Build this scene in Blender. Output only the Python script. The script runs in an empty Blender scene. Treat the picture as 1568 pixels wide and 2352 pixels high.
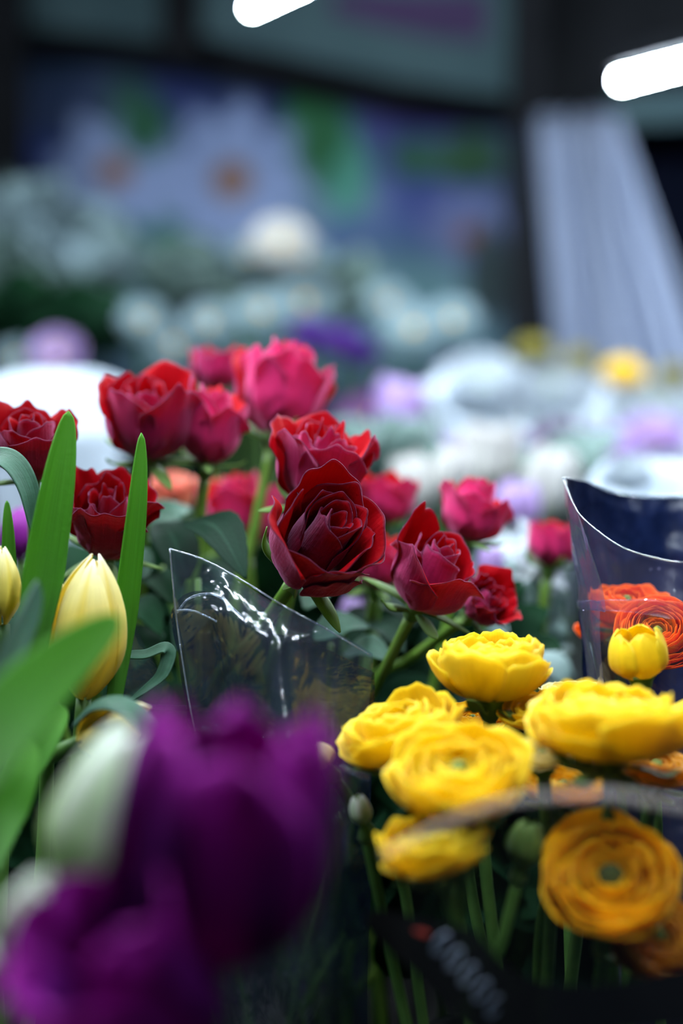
import bpy, math, random
import numpy as np
from mathutils import Vector, Matrix

C = bpy.context.scene.collection
sc = bpy.context.scene
PI = math.pi

# ------------------------------------------------------------------ camera
CAM = Vector((0.0, 0.0, 1.25))
FPX = 1568.0 * 55.0 / 24.0                 # focal length in picture pixels
TH = math.radians(3.5)                     # the lens looks slightly down
RT = Vector((1, 0, 0)); FW = Vector((0, math.cos(TH), -math.sin(TH))); UP = Vector((0, math.sin(TH), math.cos(TH)))

def P(px, py, d):
    """a point of the market at picture position px,py, d metres along the lens axis"""
    return CAM + d * (FW + ((px - 784.0) / FPX) * RT - ((py - 1176.0) / FPX) * UP)
def L(px, d): return px * d / FPX          # a picture length as metres at depth d
def D(r, u, t): return (RT * r + UP * u - FW * t).normalized()

cd = bpy.data.cameras.new('camera'); cam = bpy.data.objects.new('camera', cd); C.objects.link(cam)
cam.location = CAM; cam.rotation_euler = (PI / 2 - TH, 0, 0)
cd.sensor_fit = 'HORIZONTAL'; cd.sensor_width = 24; cd.lens = 55; cd.clip_start = 0.02
cd.dof.use_dof = True; cd.dof.focus_distance = 0.757; cd.dof.aperture_fstop = 2.1
sc.camera = cam

# ------------------------------------------------------------------ materials
def nt(name):
    m = bpy.data.materials.new(name); m.use_nodes = True
    n = m.node_tree; n.nodes.clear()
    out = n.nodes.new('ShaderNodeOutputMaterial')
    return m, n, out
def nd(n, t, **kw):
    x = n.nodes.new(t)
    for k, v in kw.items():
        if k in x.inputs: x.inputs[k].default_value = v
        else: setattr(x, k, v)
    return x
def c4(c): return (c[0], c[1], c[2], 1)
def ramp(n, stops):
    r = n.nodes.new('ShaderNodeValToRGB'); e = r.color_ramp.elements
    while len(e) > 1: e.remove(e[-1])
    e[0].position = stops[0][0]; e[0].color = c4(stops[0][1])
    for p, c in stops[1:]:
        x = e.new(p); x.color = c4(c)
    return r

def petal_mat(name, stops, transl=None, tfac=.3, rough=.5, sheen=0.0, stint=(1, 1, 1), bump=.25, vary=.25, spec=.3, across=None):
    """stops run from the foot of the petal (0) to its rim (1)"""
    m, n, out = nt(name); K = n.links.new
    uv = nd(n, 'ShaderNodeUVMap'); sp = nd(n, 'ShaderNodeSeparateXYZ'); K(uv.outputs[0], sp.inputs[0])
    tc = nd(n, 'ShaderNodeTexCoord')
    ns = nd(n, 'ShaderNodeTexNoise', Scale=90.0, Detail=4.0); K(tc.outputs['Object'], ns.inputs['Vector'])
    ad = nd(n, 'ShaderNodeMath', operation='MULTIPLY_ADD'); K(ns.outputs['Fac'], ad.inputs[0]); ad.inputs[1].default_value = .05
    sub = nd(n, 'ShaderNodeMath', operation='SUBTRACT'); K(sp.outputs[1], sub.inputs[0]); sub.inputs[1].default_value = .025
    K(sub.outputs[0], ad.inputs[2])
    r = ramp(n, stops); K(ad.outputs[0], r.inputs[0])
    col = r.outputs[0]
    if across:                               # a different tint along the mid rib of the petal
        a1 = nd(n, 'ShaderNodeMath', operation='SUBTRACT'); K(sp.outputs[0], a1.inputs[0]); a1.inputs[1].default_value = .5
        a2 = nd(n, 'ShaderNodeMath', operation='ABSOLUTE'); K(a1.outputs[0], a2.inputs[0])
        mr = nd(n, 'ShaderNodeMapRange'); K(a2.outputs[0], mr.inputs[0]); mr.inputs[1].default_value = .02; mr.inputs[2].default_value = across[1]
        mr.inputs[3].default_value = across[2]; mr.inputs[4].default_value = 0
        mx = nd(n, 'ShaderNodeMix', data_type='RGBA'); K(mr.outputs[0], mx.inputs[0]); K(col, mx.inputs[6]); mx.inputs[7].default_value = c4(across[0])
        col = mx.outputs[2]
    # fine veins along the petal
    mp = nd(n, 'ShaderNodeMapping'); mp.inputs['Scale'].default_value = (34, 2.2, 1); K(uv.outputs[0], mp.inputs[0])
    vn = nd(n, 'ShaderNodeTexNoise', Scale=1.0, Detail=4.0); K(mp.outputs[0], vn.inputs['Vector'])
    vr = nd(n, 'ShaderNodeMapRange'); K(vn.outputs['Fac'], vr.inputs[0]); vr.inputs[1].default_value = .3; vr.inputs[2].default_value = .7
    vr.inputs[3].default_value = 1 - vary; vr.inputs[4].default_value = 1 + vary * .4
    ml = nd(n, 'ShaderNodeMix', data_type='RGBA', blend_type='MULTIPLY'); ml.inputs[0].default_value = 1
    K(col, ml.inputs[6]); K(vr.outputs[0], ml.inputs[7]); col = ml.outputs[2]
    b = nd(n, 'ShaderNodeBump', Strength=bump, Distance=.0012)
    n2 = nd(n, 'ShaderNodeTexNoise', Scale=420.0, Detail=3.0); K(tc.outputs['Object'], n2.inputs['Vector'])
    sm = nd(n, 'ShaderNodeMath', operation='ADD'); K(vn.outputs['Fac'], sm.inputs[0]); K(n2.outputs['Fac'], sm.inputs[1]); K(sm.outputs[0], b.inputs['Height'])
    p = nd(n, 'ShaderNodeBsdfPrincipled', Roughness=rough); K(col, p.inputs['Base Color']); K(b.outputs[0], p.inputs['Normal'])
    p.inputs['Specular IOR Level'].default_value = spec
    p.inputs['Sheen Weight'].default_value = sheen; p.inputs['Sheen Tint'].default_value = c4(stint); p.inputs['Sheen Roughness'].default_value = .45
    t = nd(n, 'ShaderNodeBsdfTranslucent')
    if transl: t.inputs[0].default_value = c4(transl)
    else: K(col, t.inputs[0])
    mix = nd(n, 'ShaderNodeMixShader'); mix.inputs[0].default_value = tfac
    K(p.outputs[0], mix.inputs[1]); K(t.outputs[0], mix.inputs[2]); K(mix.outputs[0], out.inputs[0])
    return m

def plain(name, col, rough=.6, col2=None, scale=40.0, metal=0, spec=.4, bump=0.0, tfac=0.0, coat=0.0):
    m, n, out = nt(name); K = n.links.new
    tc = nd(n, 'ShaderNodeTexCoord'); ns = nd(n, 'ShaderNodeTexNoise', Scale=scale, Detail=5.0); K(tc.outputs['Object'], ns.inputs['Vector'])
    r = ramp(n, [(.35, col), (.68, col2 or tuple(min(1, x * 1.25) for x in col))]); K(ns.outputs['Fac'], r.inputs[0])
    p = nd(n, 'ShaderNodeBsdfPrincipled', Roughness=rough, Metallic=metal); K(r.outputs[0], p.inputs['Base Color'])
    p.inputs['Specular IOR Level'].default_value = spec; p.inputs['Coat Weight'].default_value = coat
    if bump:
        b = nd(n, 'ShaderNodeBump', Strength=bump, Distance=.004); K(ns.outputs['Fac'], b.inputs['Height']); K(b.outputs[0], p.inputs['Normal'])
    if tfac:
        t = nd(n, 'ShaderNodeBsdfTranslucent'); K(r.outputs[0], t.inputs[0]); mix = nd(n, 'ShaderNodeMixShader'); mix.inputs[0].default_value = tfac
        K(p.outputs[0], mix.inputs[1]); K(t.outputs[0], mix.inputs[2]); K(mix.outputs[0], out.inputs[0])
    else: K(p.outputs[0], out.inputs[0])
    return m

def film_mat(name, tint=(.93, .95, .97), gloss=.10, haze=.03, hazecol=(.7, .8, .9), spots=True, bump=.5, bscale=35.0, rough=.06):
    """clear wrapping film: see-through, shiny, with wrinkles and water specks"""
    m, n, out = nt(name); K = n.links.new
    tc = nd(n, 'ShaderNodeTexCoord')
    ns = nd(n, 'ShaderNodeTexNoise', Scale=bscale, Detail=3.0, Distortion=1.2); K(tc.outputs['Object'], ns.inputs['Vector'])
    b = nd(n, 'ShaderNodeBump', Strength=bump, Distance=.004); K(ns.outputs['Fac'], b.inputs['Height'])
    tr = nd(n, 'ShaderNodeBsdfTransparent'); tr.inputs[0].default_value = c4(tint)
    df = nd(n, 'ShaderNodeBsdfDiffuse'); df.inputs[0].default_value = c4(hazecol)
    hz = nd(n, 'ShaderNodeMixShader'); K(tr.outputs[0], hz.inputs[1]); K(df.outputs[0], hz.inputs[2])
    if spots:
        vo = nd(n, 'ShaderNodeTexVoronoi', Scale=170.0); K(tc.outputs['Object'], vo.inputs['Vector'])
        mr = nd(n, 'ShaderNodeMapRange'); K(vo.outputs['Distance'], mr.inputs[0]); mr.inputs[1].default_value = .12; mr.inputs[2].default_value = .2
        mr.inputs[3].default_value = .03 + haze * 2.5; mr.inputs[4].default_value = haze
        n3 = nd(n, 'ShaderNodeTexNoise', Scale=14.0); K(tc.outputs['Object'], n3.inputs['Vector'])
        m3 = nd(n, 'ShaderNodeMapRange'); K(n3.outputs['Fac'], m3.inputs[0]); m3.inputs[1].default_value = .5; m3.inputs[2].default_value = .65
        mx = nd(n, 'ShaderNodeMix', data_type='FLOAT'); K(m3.outputs[0], mx.inputs[0]); mx.inputs[2].default_value = haze; K(mr.outputs[0], mx.inputs[3])
        K(mx.outputs[0], hz.inputs[0])
    else: hz.inputs[0].default_value = haze
    gl = nd(n, 'ShaderNodeBsdfGlossy', Roughness=rough); gl.inputs[0].default_value = (.95, .97, 1, 1); K(b.outputs[0], gl.inputs['Normal'])
    lw = nd(n, 'ShaderNodeLayerWeight', Blend=.5); K(b.outputs[0], lw.inputs['Normal'])
    fr = nd(n, 'ShaderNodeMath', operation='POWER'); K(lw.outputs['Facing'], fr.inputs[0]); fr.inputs[1].default_value = 4.0
    fa = nd(n, 'ShaderNodeMath', operation='MULTIPLY_ADD'); K(fr.outputs[0], fa.inputs[0]); fa.inputs[1].default_value = .6; fa.inputs[2].default_value = gloss; fa.use_clamp = True
    mix = nd(n, 'ShaderNodeMixShader'); K(fa.outputs[0], mix.inputs[0]); K(hz.outputs[0], mix.inputs[1]); K(gl.outputs[0], mix.inputs[2])
    K(mix.outputs[0], out.inputs[0])
    return m

def emit(name, col, s):
    m, n, out = nt(name); e = nd(n, 'ShaderNodeEmission', Strength=s); e.inputs[0].default_value = c4(col); n.links.new(e.outputs[0], out.inputs[0]); return m

PINK = (1, .28, .58)
M = {}
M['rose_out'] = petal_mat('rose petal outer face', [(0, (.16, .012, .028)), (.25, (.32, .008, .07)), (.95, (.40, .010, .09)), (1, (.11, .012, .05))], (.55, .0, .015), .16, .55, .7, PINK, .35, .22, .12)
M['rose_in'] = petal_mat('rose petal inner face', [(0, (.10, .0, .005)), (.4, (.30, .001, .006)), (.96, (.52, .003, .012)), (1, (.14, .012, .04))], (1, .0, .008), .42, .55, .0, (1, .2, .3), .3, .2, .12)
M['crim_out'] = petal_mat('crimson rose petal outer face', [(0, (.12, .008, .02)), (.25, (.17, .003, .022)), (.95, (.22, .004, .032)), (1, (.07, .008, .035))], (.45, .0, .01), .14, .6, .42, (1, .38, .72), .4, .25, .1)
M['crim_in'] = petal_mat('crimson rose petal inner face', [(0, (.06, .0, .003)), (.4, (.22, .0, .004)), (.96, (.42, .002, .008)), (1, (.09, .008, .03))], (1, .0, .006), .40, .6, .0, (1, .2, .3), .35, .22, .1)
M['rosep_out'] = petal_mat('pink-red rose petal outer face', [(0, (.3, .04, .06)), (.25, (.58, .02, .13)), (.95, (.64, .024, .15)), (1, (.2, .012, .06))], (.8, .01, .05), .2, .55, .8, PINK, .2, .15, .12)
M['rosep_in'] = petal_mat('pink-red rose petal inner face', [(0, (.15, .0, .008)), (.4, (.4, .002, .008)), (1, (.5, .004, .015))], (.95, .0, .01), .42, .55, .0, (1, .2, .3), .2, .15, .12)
M['peach_out'] = petal_mat('peach petal outer face', [(0, (.7, .5, .3)), (.5, (.85, .34, .22)), (1, (.8, .25, .18))], None, .35, .5, .2, (1, .8, .7))
M['ran_out'] = petal_mat('buttercup petal outer face', [(0, (.6, .55, .03)), (.3, (.88, .70, .008)), (1, (.95, .80, .03))], (1, .73, .0), .45, .38, .12, (1, 1, .8), .2, .12, .35)
M['ran_in'] = petal_mat('buttercup petal inner face', [(0, (.5, .5, .02)), (.3, (.88, .66, .006)), (1, (.95, .79, .03))], (1, .70, .0), .45, .38, .1, (1, 1, .8), .2, .12, .35)
M['rang_out'] = petal_mat('golden petal outer face', [(0, (.6, .4, .02)), (.3, (.95, .60, .006)), (1, (.97, .68, .012))], (1, .62, .0), .52, .4, .1, (1, 1, .8), .2, .12, .35)
M['rana_out'] = petal_mat('amber petal outer face', [(0, (.5, .25, .02)), (.3, (.5, .2, .006)), (1, (.58, .26, .008))], (.8, .32, .0), .3, .4, .1, (1, .9, .7), .2, .12, .35)
M['oran_out'] = petal_mat('orange petal outer face', [(0, (.45, .12, .01)), (.3, (.9, .13, .003)), (1, (.95, .19, .006))], (1, .17, .0), .4, .5, .0, (1, .7, .5), .25, .2, .12)
M['pale_out'] = petal_mat('pale yellow petal face', [(0, (.75, .65, .15)), (.4, (.9, .72, .2)), (1, (.92, .82, .45))], None, .4, .4)
M['cream_out'] = petal_mat('cream tulip petal outer face', [(0, (.58, .5, .10)), (.3, (.84, .66, .08)), (.62, (.90, .76, .18)), (.86, (.93, .86, .42)), (1, (.95, .93, .74))], (1, .84, .16), .36, .42, .1, (1, 1, .9), .2, .1, .35, ((.88, .66, .05), .12, .5))
M['wg_out'] = petal_mat('white tulip petal with green rib', [(0, (.36, .56, .2)), (.25, (.62, .78, .42)), (.5, (.84, .9, .74)), (1, (.95, .96, .94))], None, .45, .45, .1, (1, 1, 1), .15, .1, .35, ((.5, .7, .34), .3, .6))
M['white_out'] = petal_mat('white petal face', [(0, (.46, .54, .38)), (.3, (.60, .60, .57)), (1, (.66, .64, .63))], None, .35, .45)
M['wb_out'] = petal_mat('bluish white petal face', [(0, (.5, .56, .56)), (1, (.62, .68, .76))], None, .35, .5)
M['purp_out'] = petal_mat('purple tulip petal outer face', [(0, (.02, .001, .025)), (.4, (.05, .002, .07)), (.72, (.11, .004, .14)), (1, (.38, .018, .35))], (.42, .004, .32), .30, .6, .0, (.75, .45, 1), .2, .2, .1)  # near-black foot, bright rim: shade and lit tops put into the petal colour
M['olive_out'] = petal_mat('dull yellow petal face', [(0, (.16, .15, .03)), (1, (.34, .30, .05))], None, .3, .5)
M['lilac_out'] = petal_mat('lilac petal face', [(0, (.5, .5, .4)), (.4, (.45, .28, .62)), (1, (.62, .45, .8))], None, .35, .5)
M['mauve_out'] = petal_mat('mauve petal face', [(0, (.10, .05, .14)), (1, (.17, .05, .20))], None, .3, .5)
M['iris_out'] = petal_mat('violet petal face', [(0, (.06, .02, .16)), (1, (.09, .02, .28))], None, .2, .5)
M['blue_out'] = petal_mat('pale blue petal face', [(0, (.16, .24, .24)), (1, (.26, .36, .42))], None, .3, .5)
M['mag_out'] = petal_mat('magenta petal face', [(0, (.25, .02, .3)), (1, (.34, .015, .36))], None, .3, .5)
M['leaf'] = petal_mat('tulip leaf', [(0, (.05, .15, .025)), (.5, (.06, .22, .02)), (1, (.09, .28, .03))], (.22, .52, .015), .36, .5, .0, (.7, .9, 1), .3, .3, .14)
M['leafb'] = petal_mat('blue-green waxy leaf', [(0, (.03, .09, .05)), (1, (.05, .13, .085))], (.08, .32, .02), .14, .45, .08, (.75, .95, 1), .35, .35, .2)
M['rleaf'] = petal_mat('rose leaf', [(0, (.004, .018, .009)), (1, (.006, .027, .014))], (.03, .16, .0), .10, .6, .0, (.7, .9, 1), .5, .35, .10, ((.02, .06, .035), .05, .6))
M['stem'] = plain('green flower stem', (.05, .13, .02), .5, (.09, .2, .035), 60, tfac=.15)
M['sepal'] = petal_mat('green sepal', [(0, (.10, .2, .05)), (1, (.16, .27, .06))], (.3, .5, .0), .3, .5, .2, (.8, 1, .8), .3, .3)
M['rstem'] = plain('rose stem', (.09, .2, .02), .4, (.16, .28, .045), 60, tfac=.1)
M['button'] = plain('green flower heart', (.10, .17, .02), .6, (.25, .33, .05), 900, bump=.6)
M['dkheart'] = plain('dark green flower heart', (.02, .03, .004), .7, (.07, .09, .01), 900, bump=.6)
M['eye'] = plain('yellow flower heart', (.6, .3, .03), .7, (.8, .5, .06), 500, bump=.5)
M['grey'] = petal_mat('silver-green foliage', [(0, (.06, .12, .10)), (1, (.15, .22, .21))], None, .2, .6, .1, (.9, 1, 1))
M['silver'] = petal_mat('pale silver foliage', [(0, (.2, .32, .3)), (1, (.36, .46, .46))], None, .25, .6, .1)
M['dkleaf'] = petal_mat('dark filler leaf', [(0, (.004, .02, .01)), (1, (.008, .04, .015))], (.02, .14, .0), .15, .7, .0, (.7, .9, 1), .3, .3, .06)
M['film'] = film_mat('clear wrapping film', (.97, .97, .97), gloss=.015, haze=.004, spots=False, bump=.15)
M['filmh'] = film_mat('clear hazy wrapping film', (.62, .68, .74), .045, .03, (.42, .52, .72), True, .8, 32, .14)
M['filmv'] = film_mat('violet clear wrapping film', (.90, .86, .93), .03, .04, (.42, .38, .62), True, .35, 22, .12)
M['filmd'] = film_mat('smoky printed wrapping film', (.30, .33, .48), .05, .06, (.05, .06, .16), True, .9, 30, .05)
M['filmp'] = film_mat('thin loose film', (.95, .93, .92), .01, .16, (.85, .74, .68), False, .3, 20, .15)
M['hem'] = film_mat('cut film edge', (.75, .8, .85), .25, .12, (.6, .7, .8), False, .3, 90, .2)
M['navy'] = plain('navy printed sleeve plastic', (.004, .009, .04), .32, (.008, .017, .07), 50, spec=.5, bump=.9, coat=.3)
M['black'] = plain('black plastic', (.003, .003, .004), .5, (.005, .005, .006), 20, spec=.2)
M['paper'] = plain('white wrapping paper', (.55, .62, .70), .6, (.60, .67, .75), 8, tfac=.25)
M['curtain'] = plain('white plastic curtain', (.27, .32, .45), .6, (.32, .37, .50), 4, tfac=.1)
M['canopy'] = plain('grey-green canopy cloth', (.045, .09, .105), .8, (.06, .11, .125), 6)
M['darkmetal'] = plain('dark steel', (.008, .009, .011), .9, (.012, .013, .016), 8, spec=.08)
M['darkwall'] = plain('dark navy wall', (.006, .009, .022), .9, (.009, .012, .03), 3, spec=.05)
M['table'] = plain('dark bench top', (.016, .016, .02), .6, (.03, .028, .03), 12)
M['concrete'] = plain('dark concrete', (.05, .05, .055), .9, (.08, .08, .085), 5)
M['lamp'] = emit('lit tube', (.80, .92, 1.0), 420)
M['housing'] = plain('white lamp housing', (.5, .5, .5), .5)
M['greymark'] = plain('pale grey print', (.10, .13, .19), .5, (.2, .24, .32), 80)
M['redmark'] = plain('red print', (.35, .03, .02), .5, (.45, .06, .04), 80)
M['violetprint'] = plain('dark violet print', (.035, .018, .07), .7, (.05, .022, .09), 10)

# ------------------------------------------------------------------ meshes
def mesh_of(name, V, F, mats, mi=None, uv=None, smooth=True):
    me = bpy.data.meshes.new(name); me.from_pydata([tuple(v) for v in V], [], F)
    for m in mats: me.materials.append(m)
    if mi is not None: me.polygons.foreach_set('material_index', mi)
    if smooth: me.polygons.foreach_set('use_smooth', [True] * len(F))
    if uv is not None:
        l = me.uv_layers.new(name='UVMap'); li = np.empty(len(me.loops), dtype=np.int32); me.loops.foreach_get('vertex_index', li)
        l.data.foreach_set('uv', np.asarray(uv, dtype=np.float32)[li].ravel())
    me.update(); return me

def solid_arrays(f, nu, nv, th):
    """a curved sheet with two faces and a rim; f(U,V) gives X,Y,Z arrays with U in -1..1 and V in 0..1"""
    U, V = np.meshgrid(np.linspace(-1, 1, nu), np.linspace(0, 1, nv), indexing='ij')
    G = np.stack(f(U, V), -1)
    du = np.gradient(G, axis=0); dv = np.gradient(G, axis=1)
    N = np.cross(du, dv); N /= np.maximum(np.linalg.norm(N, axis=-1, keepdims=True), 1e-12)
    UV = np.stack([(U + 1) / 2, V], -1).reshape(-1, 2)
    i = np.arange(nu - 1)[:, None]; j = np.arange(nv - 1)[None, :]
    q = np.stack([i * nv + j, (i + 1) * nv + j, (i + 1) * nv + j + 1, i * nv + j + 1], -1).reshape(-1, 4)
    if th <= 0: return G.reshape(-1, 3), q, np.zeros(len(q), int), UV
    A = (G + N * th / 2).reshape(-1, 3); B = (G - N * th / 2).reshape(-1, 3); o = nu * nv
    ring = [a * nv for a in range(nu)] + [(nu - 1) * nv + b for b in range(1, nv)] + [a * nv + nv - 1 for a in range(nu - 2, -1, -1)] + [b for b in range(nv - 2, 0, -1)]
    ring = np.array(ring); nx = np.roll(ring, -1)
    side = np.stack([ring + o, nx + o, nx, ring], -1)
    F = np.concatenate([q, q[:, ::-1] + o, side]); mi = np.concatenate([np.zeros(len(q), int), np.ones(len(q), int), np.zeros(len(side), int)])
    return np.concatenate([A, B]), F, mi, np.concatenate([UV, UV])

def sheet(name, f, nu, nv, th, mats):
    V, F, mi, UV = solid_arrays(f, nu, nv, th)
    if len(mats) == 1: mi[:] = 0
    return mesh_of(name, V, F.tolist(), mats, mi.tolist(), UV)
def sheets(name, fs, nu, nv, th, mats):
    VV, FF, MM, UU, o = [], [], [], [], 0
    for f in fs:
        V, F, mi, UV = solid_arrays(f, nu, nv, th); VV.append(V); FF.append(F + o); MM.append(mi); UU.append(UV); o += len(V)
    mi = np.concatenate(MM)
    if len(mats) == 1: mi[:] = 0
    return mesh_of(name, np.concatenate(VV), np.concatenate(FF).tolist(), mats, mi.tolist(), np.concatenate(UU))

def spline(pts, n):
    p = [Vector(q) for q in pts]; p = [p[0] * 2 - p[1]] + p + [p[-1] * 2 - p[-2]]
    out = []; k = len(p) - 3
    for s in range(n):
        t = s / (n - 1) * k; i = min(int(t), k - 1); t -= i
        a, b, c, d = p[i:i + 4]
        out.append(.5 * ((2 * b) + (c - a) * t + (2 * a - 5 * b + 4 * c - d) * t * t + (3 * b - a - 3 * c + d) * t ** 3))
    return out

def tube(name, pts, rad, mat, n=14, seg=10, cap=True):
    c = spline(pts, n); V, F = [], []
    up = Vector((.3, -.9, .2)); 
    for i, p in enumerate(c):
        t = (c[min(i + 1, n - 1)] - c[max(i - 1, 0)]).normalized(); a = t.cross(up).normalized(); b = t.cross(a)
        s = i / (n - 1); r = rad(s) if callable(rad) else rad
        for k in range(seg):
            V.append(p + (a * math.cos(2 * PI * k / seg) + b * math.sin(2 * PI * k / seg)) * r)
    for i in range(n - 1):
        for k in range(seg):
            F.append((i * seg + k, i * seg + (k + 1) % seg, (i + 1) * seg + (k + 1) % seg, (i + 1) * seg + k))
    if cap: F += [tuple(range(seg - 1, -1, -1)), tuple((n - 1) * seg + k for k in range(seg))]
    return mesh_of(name, V, F, [mat])

def lathe(name, prof, mat, seg=24, wob=0, seed=0):
    r_ = random.Random(seed); V, F = [], []
    for r, z in prof:
        for k in range(seg):
            a = 2 * PI * k / seg; V.append((r * math.cos(a), r * math.sin(a), z + wob * r_.uniform(-1, 1)))
    for i in range(len(prof) - 1):
        for k in range(seg):
            F.append((i * seg + k, i * seg + (k + 1) % seg, (i + 1) * seg + (k + 1) % seg, (i + 1) * seg + k))
    F += [tuple(range(seg - 1, -1, -1)), tuple((len(prof) - 1) * seg + k for k in range(seg))]
    return mesh_of(name, V, F, [mat])

def box(name, lo, hi, mat):
    (a, b, c), (d, e, f) = lo, hi
    V = [(a, b, c), (d, b, c), (d, e, c), (a, e, c), (a, b, f), (d, b, f), (d, e, f), (a, e, f)]
    F = [(0, 3, 2, 1), (4, 5, 6, 7), (0, 1, 5, 4), (1, 2, 6, 5), (2, 3, 7, 6), (3, 0, 4, 7)]
    return mesh_of(name, V, F, [mat], smooth=False)
def prism(name, pts, depth, mat):
    """a flat outline (world points) given thickness along y"""
    n = len(pts); V = [tuple(p) for p in pts] + [(p[0], p[1] + depth, p[2]) for p in pts]
    F = [tuple(range(n)), tuple(range(2 * n - 1, n - 1, -1))] + [(i, i + n, (i + 1) % n + n, (i + 1) % n) for i in range(n)]
    return mesh_of(name, V, F, [mat], smooth=False)

# ------------------------------------------------------------------ things and parts
def thing(name, label, cat, loc, group=None):
    o = bpy.data.objects.new(name, None); C.objects.link(o); o.location = loc; o.empty_display_size = .02
    o['label'] = label; o['category'] = cat
    if group: o['group'] = group
    return o
def part(name, me, parent, Mx=None, label=None):
    """Mx is the part's place in the world; the parent stands unrotated"""
    o = bpy.data.objects.new(name, me); C.objects.link(o); o.parent = parent
    if Mx is None: Mx = Matrix.Identity(4)
    base = Vector((0, 0, 0)); q = parent
    while q is not None:
        base = base + q.location; q = q.parent
    o.matrix_basis = Matrix.Translation(-base) @ Mx
    if label: o['label'] = label
    return o
def single(name, me, label, cat, group=None, kind=None, loc=(0, 0, 0)):
    o = bpy.data.objects.new(name, me); C.objects.link(o); o.location = loc
    if label: o['label'] = label
    if cat: o['category'] = cat
    if group: o['group'] = group
    if kind: o['kind'] = kind
    return o
def struct(name, me): return single(name, me, None, None, kind='structure')

def head(p, axis, roll=0.0):
    z = axis.normalized(); x = RT - z * RT.dot(z)
    if x.length < .15: x = -FW - z * (-FW).dot(z)
    x.normalize(); y = z.cross(x)
    R = Matrix((x, y, z)).transposed().to_4x4()
    return Matrix.Translation(p) @ R @ Matrix.Rotation(roll, 4, 'Z')

def sm(x): x = np.clip(x, 0, 1); return x * x * (3 - 2 * x)

# -------- petal shapes
def rose_petal(phi, W, H, R, rim=1.0, curl=.4, tip=.08, seed=0, ripple=.02, spiral=.06, foot=.12, edge=1.0, tipu=0.0, dent=0.0, ox=0.0, oy=0.0):
    rng = np.random.RandomState(seed); k1, k2, k3 = rng.uniform(0, 6.28, 3); f1 = rng.uniform(3, 5); f2 = rng.uniform(7, 11)
    def f(U, V):
        s = V
        top = 1 - .24 * np.abs(U) ** 2.6 + tip * np.exp(-((U - tipu) / .16) ** 2) + ripple * (np.sin(f1 * U + k1) + .6 * np.sin(f2 * U + k2)) - dent * np.exp(-((U - .1) / .4) ** 2)
        wp = .34 + .66 * sm(s / .55) - .10 * sm((s - .7) / .3)
        rr = R * (foot + (1 - foot) * np.sin(np.clip(s / .55, 0, 1) * PI / 2) ** .85) * (1 + (rim - 1) * sm((s - .5) / .5))
        c = np.clip((s - .70) / .30, 0, 1); ca = curl * (.55 + .45 * edge * np.abs(U) ** 1.5 + .25 * np.sin(f1 * U + k3))
        ca = np.maximum(ca, .02); rho = .30 * H / ca; th = ca * c
        z0 = H * top * np.minimum(s, .70)
        z = z0 + rho * np.sin(th) * top; r = rr + rho * (1 - np.cos(th))
        r = r * (1 + spiral * U) + R * ripple * 1.4 * np.sin(f2 * U + k1) * s ** 4
        a = phi + W * U * wp
        return r * np.cos(a) + ox * s, r * np.sin(a) + oy * s, z
    return f

def ran_petal(phi, W, R, fl, amax, z0=0.0, seed=0, ruff=.03, spiral=.04):
    rng = np.random.RandomState(seed); k1, k2 = rng.uniform(0, 6.28, 2); f1 = rng.uniform(3, 5); f2 = rng.uniform(8, 12)
    def f(U, V):
        top = 1 - .20 * np.abs(U) ** 3 + ruff * .8 * np.sin(f2 * U + k2)
        a = np.clip(V * top, 0, 2) * amax
        r = R * np.abs(np.sin(np.minimum(a, 3.0))) ** .85 * (1 + spiral * U) + R * ruff * 1.5 * np.sin(f1 * U + k1) * V ** 2.5 + R * ruff * .35 * np.sin(f2 * U + k1) * V ** 6
        z = z0 + R * fl * (1 - np.cos(a)) + R * ruff * .8 * np.sin(f1 * U + k2) * V ** 2
        ang = phi + W * U * (.45 + .55 * sm(V / .6))
        return r * np.cos(ang), r * np.sin(ang), z
    return f

def tulip_petal(phi, W, H, R, close=.3, ruff=.0, seed=0, flare=0.0, blunt=.55):
    rng = np.random.RandomState(seed); k1, k2 = rng.uniform(0, 6.28, 2)
    def f(U, V):
        r = R * (.10 + .90 * np.sin(np.clip(V / .42, 0, 1) * PI / 2) ** .8) * (1 - (1 - close) * np.clip((V - .40) / .6, 0, 1) ** 2.4) + flare * R * sm((V - .6) / .4)
        wp = (.35 + .65 * sm(V / .4)) * np.sqrt(np.clip(1 - (np.clip(V - blunt, 0, 1) / (1 - blunt)) ** 2.6, 0.03, 1))
        ang = phi + W * U * wp
        r = r * (1 + .05 * U - .05 * np.exp(-(U / .22) ** 2) * sm(V / .3)) + R * ruff * np.sin(5 * U + k1 + 4 * V) * V ** 2
        z = H * V + R * ruff * np.sin(7 * U + k2) * V ** 3
        return r * np.cos(ang), r * np.sin(ang), z
    return f

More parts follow.
